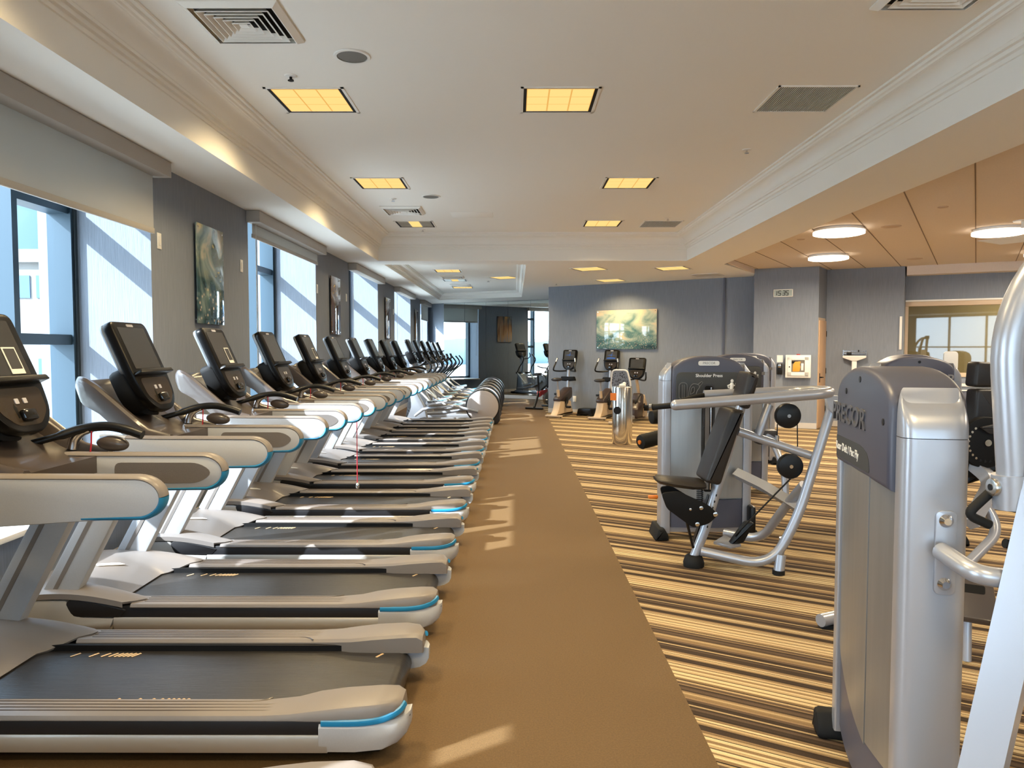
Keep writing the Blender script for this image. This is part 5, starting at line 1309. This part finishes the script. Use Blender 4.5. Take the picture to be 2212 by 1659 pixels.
for s in (-1,1):
    B().tube(crv([(-.30,s*.05,.90),(-.22,s*.20,.88),(-.12,s*.27,.92),(-.12,s*.27,1.06)],5),.018,10).obj('handlebar', M_black, R)
    c_ = B().tube([(-.50,s*.12,.36),(-.50+s*.10,s*.15,.36-s*.08)],.016,8).obj('crank', M_black, R)
    B().box((-.50+s*.10,s*.21,.36-s*.08),(.11,.10,.12),bev=.012).obj('pedal', M_black, c_)
    B().tube(crv([(.40,s*.22,.42),(.34,s*.27,.55),(.22,s*.27,.60)],4),.016,10).obj('side_handle', M_black, R)
B().box((.42,0,.30),(.30,.20,.28),bev=.04).obj('seat_carriage', M_bikeb, R)
B().box((.36,0,.47),(.40,.42,.08),rot=(0,-.08,0),bev=.035,seg=4).obj('seat_pad', M_pad, R)
Fb = frame3((.62,0,.55),(0,-1,0),(.18,0,.98))
sb = [(-.13,0),(.13,0),(.20,.18),(.21,.30),(.155,.58),(-.155,.58),(-.21,.30),(-.20,.18)]
fr = fpoly(sb,[.05,.05,.1,.08,.07,.07,.08,.1])
B().tube([tuple(Fb @ Vector((x,y,0))) for x, y in fr],.020,10,closed=True).obj('back_frame', M_rail, R)
M_meshf = bpy.data.materials.new('mesh_back'); M_meshf.use_nodes = True; n = M_meshf.node_tree; bs = n.nodes['Principled BSDF']; bs.inputs['Roughness'].default_value = .8
t_ = n.nodes.new('ShaderNodeTexCoord'); w_ = n.nodes.new('ShaderNodeTexVoronoi'); w_.inputs['Scale'].default_value = 26; n.links.new(t_.outputs['Object'], w_.inputs['Vector'])
r_ = n.nodes.new('ShaderNodeValToRGB'); r_.color_ramp.elements[0].color = lin((30,34,44))+(1,); r_.color_ramp.elements[1].color = lin((96,104,120))+(1,); r_.color_ramp.elements[0].position = .25; r_.color_ramp.elements[1].position = .45
n.links.new(w_.outputs['Distance'], r_.inputs[0]); n.links.new(r_.outputs[0], bs.inputs['Base Color'])
bm_ = B().prism(fr, -.012, .012, 'xy', M=Fb).obj('back_mesh', M_meshf, R)
b = B(); b.tube([tuple(Fb @ Vector(p)) for p in ((-.13,.53,.016),(0,.40,.016),(.0,.02,.016))],.009,6); b.tube([tuple(Fb @ Vector(p)) for p in ((.13,.53,.016),(0,.40,.016))],.009,6); b.obj('back_strap', M_black, bm_)
# indoor cycle beyond the end of the blue wall
R = thing('indoor_cycle', 'black and red indoor cycle half hidden behind the end of the blue wall', 'exercise bike', (0.72,19.25,0), BR)
B().box2((.44,-.25,0),(.50,.25,.05),bev=.015).obj('rear_foot', M_black, R); B().box2((-.52,-.25,0),(-.46,.25,.05),bev=.015).obj('front_foot', M_black, R)
f = B(); f.tube([(.47,0,.05),(.20,0,.42),(-.30,0,.60),(-.48,0,.06)],.03,10); f.tube([(.20,0,.42),(.26,0,.86)],.024,10); f.tube([(-.30,0,.58),(-.34,0,1.0)],.024,10); f.obj('frame', M_black, R)
B().cyl((-.30,-.03,.30),(-.30,.03,.30),.23,32,bev=.01).obj('flywheel', M_steel, R)
B().prism(fpoly([(.24,.30),(-.24,.42),(-.24,.50),(.22,.46)],.03),-.05,.05,'xz',bev=.015).obj('chain_guard', M_red, R)
rings = [[(x, w_*math.cos(a), .90+.035*math.sin(a)) for a in [2*PI*k/12 for k in range(12)]] for x, w_ in ((.36,.05),(.32,.11),(.22,.07),(.08,.03))]
B().loft(rings).obj('saddle', M_pad, R)
b = B(); b.tube([(-.34,0,1.0),(-.30,0,1.04),(-.30,.20,1.06),(-.16,.22,1.10)],.016,8); b.tube([(-.30,0,1.04),(-.30,-.20,1.06),(-.16,-.22,1.10)],.016,8); b.obj('handlebar', M_black, R)
for s in (-1,1): B().tube([(-.02,s*.06,.34),(-.02+s*.12,s*.09,.34-s*.11),(-.02+s*.12,s*.20,.34-s*.11)],.016,8).obj('pedal_crank', M_chrome, R)
# black step on the floor and other wall side things
sx = P_blue0 + BD*1.17 + Vector((BD.y,-BD.x,0))*.22
R = thing('aerobic_step', 'low black step block on the floor between the two upright bikes', 'step', (sx.x, sx.y, 0), bang)
B().prism(fpoly([(-.20,.03),(.20,.03),(.17,.17),(-.17,.17)],.03),-.15,.15,'xz',bev=.02).obj('step_top', M_black, R)
for s in (-1,1): B().box2((s*.15-.05,-.16,0),(s*.15+.05,.16,.04),bev=.012).obj('step_foot', M_rubber, R)
# weighing scale
R = thing('weighing_scale', 'white upright weighing scale with a sliding beam against the grey wall', 'scale', (6.62,14.40,0), ANG)
B().box2((-.19,-.26,0),(.19,.20,.09),bev=.015).obj('platform', M_white, R); B().box2((-.16,-.22,.088),(.16,.12,.096)).obj('platform_mat', M_rubber, R)
B().box2((-.045,.12,.08),(.045,.18,1.34),bev=.008).obj('column', M_white, R)
B().prism(fpoly([(-.05,1.32),(.05,1.32),(.21,1.38),(.21,1.42),(-.21,1.42),(-.21,1.38)],.012),.10,.19,'xz',bev=.006).obj('beam_base', M_white, R)
b = B(); b.box2((-.21,.14,1.42),(-.195,.155,1.53)); b.box2((.195,.14,1.42),(.21,.155,1.53)); b.box2((-.21,.14,1.50),(.21,.155,1.515)); b.box2((-.21,.138,1.455),(.21,.157,1.47)); b.obj('beam', M_chrome, R)
B().box2((-.14,.12,1.43),(-.05,.17,1.50),bev=.01).obj('poise_weight', M_black, R); B().box2((.06,.13,1.49),(.085,.165,1.535),bev=.004).obj('poise_weight', M_black, R)
# counter under the inner window with a cream box
cp_ = PG + TD*0.95 + ND*0.27
R = thing('counter_cabinet', 'white topped grey counter under the inner window', 'counter', (cp_.x+.35, cp_.y-.19, 0), ANG)
B().box2((-.65,-.22,.03),(.65,.22,.86)).obj('counter_body', M_wallcover, R)
B().box2((-.68,-.25,.86),(.68,.24,.90),bev=.006).obj('counter_top', M_white, R); B().box2((-.68,-.25,.78),(.68,-.22,.80)).obj('counter_rail', M_white, R)
for s in (-1,1): B().box2((s*.32-.3,-.235,.08),(s*.32+.3,-.22,.76),bev=.004).obj('counter_door', M_slate, R)
for s in (-1,1): B().box2((s*.60-.03,-.2,0),(s*.60+.03,.2,.035)).obj('counter_foot', M_black, R)
bx = Vector((cp_.x+.35,cp_.y-.19,0)) + TD*0.22
r2 = thing('radio_box', 'small cream box with a dark front on the white counter', 'box', (bx.x, bx.y, .90), ANG)
B().box2((-.11,-.10,0),(.11,.10,.26),bev=.01).obj('box_case', M_cream, r2); B().box2((-.06,-.103,.05),(.06,-.098,.13)).obj('box_front', M_black, r2)
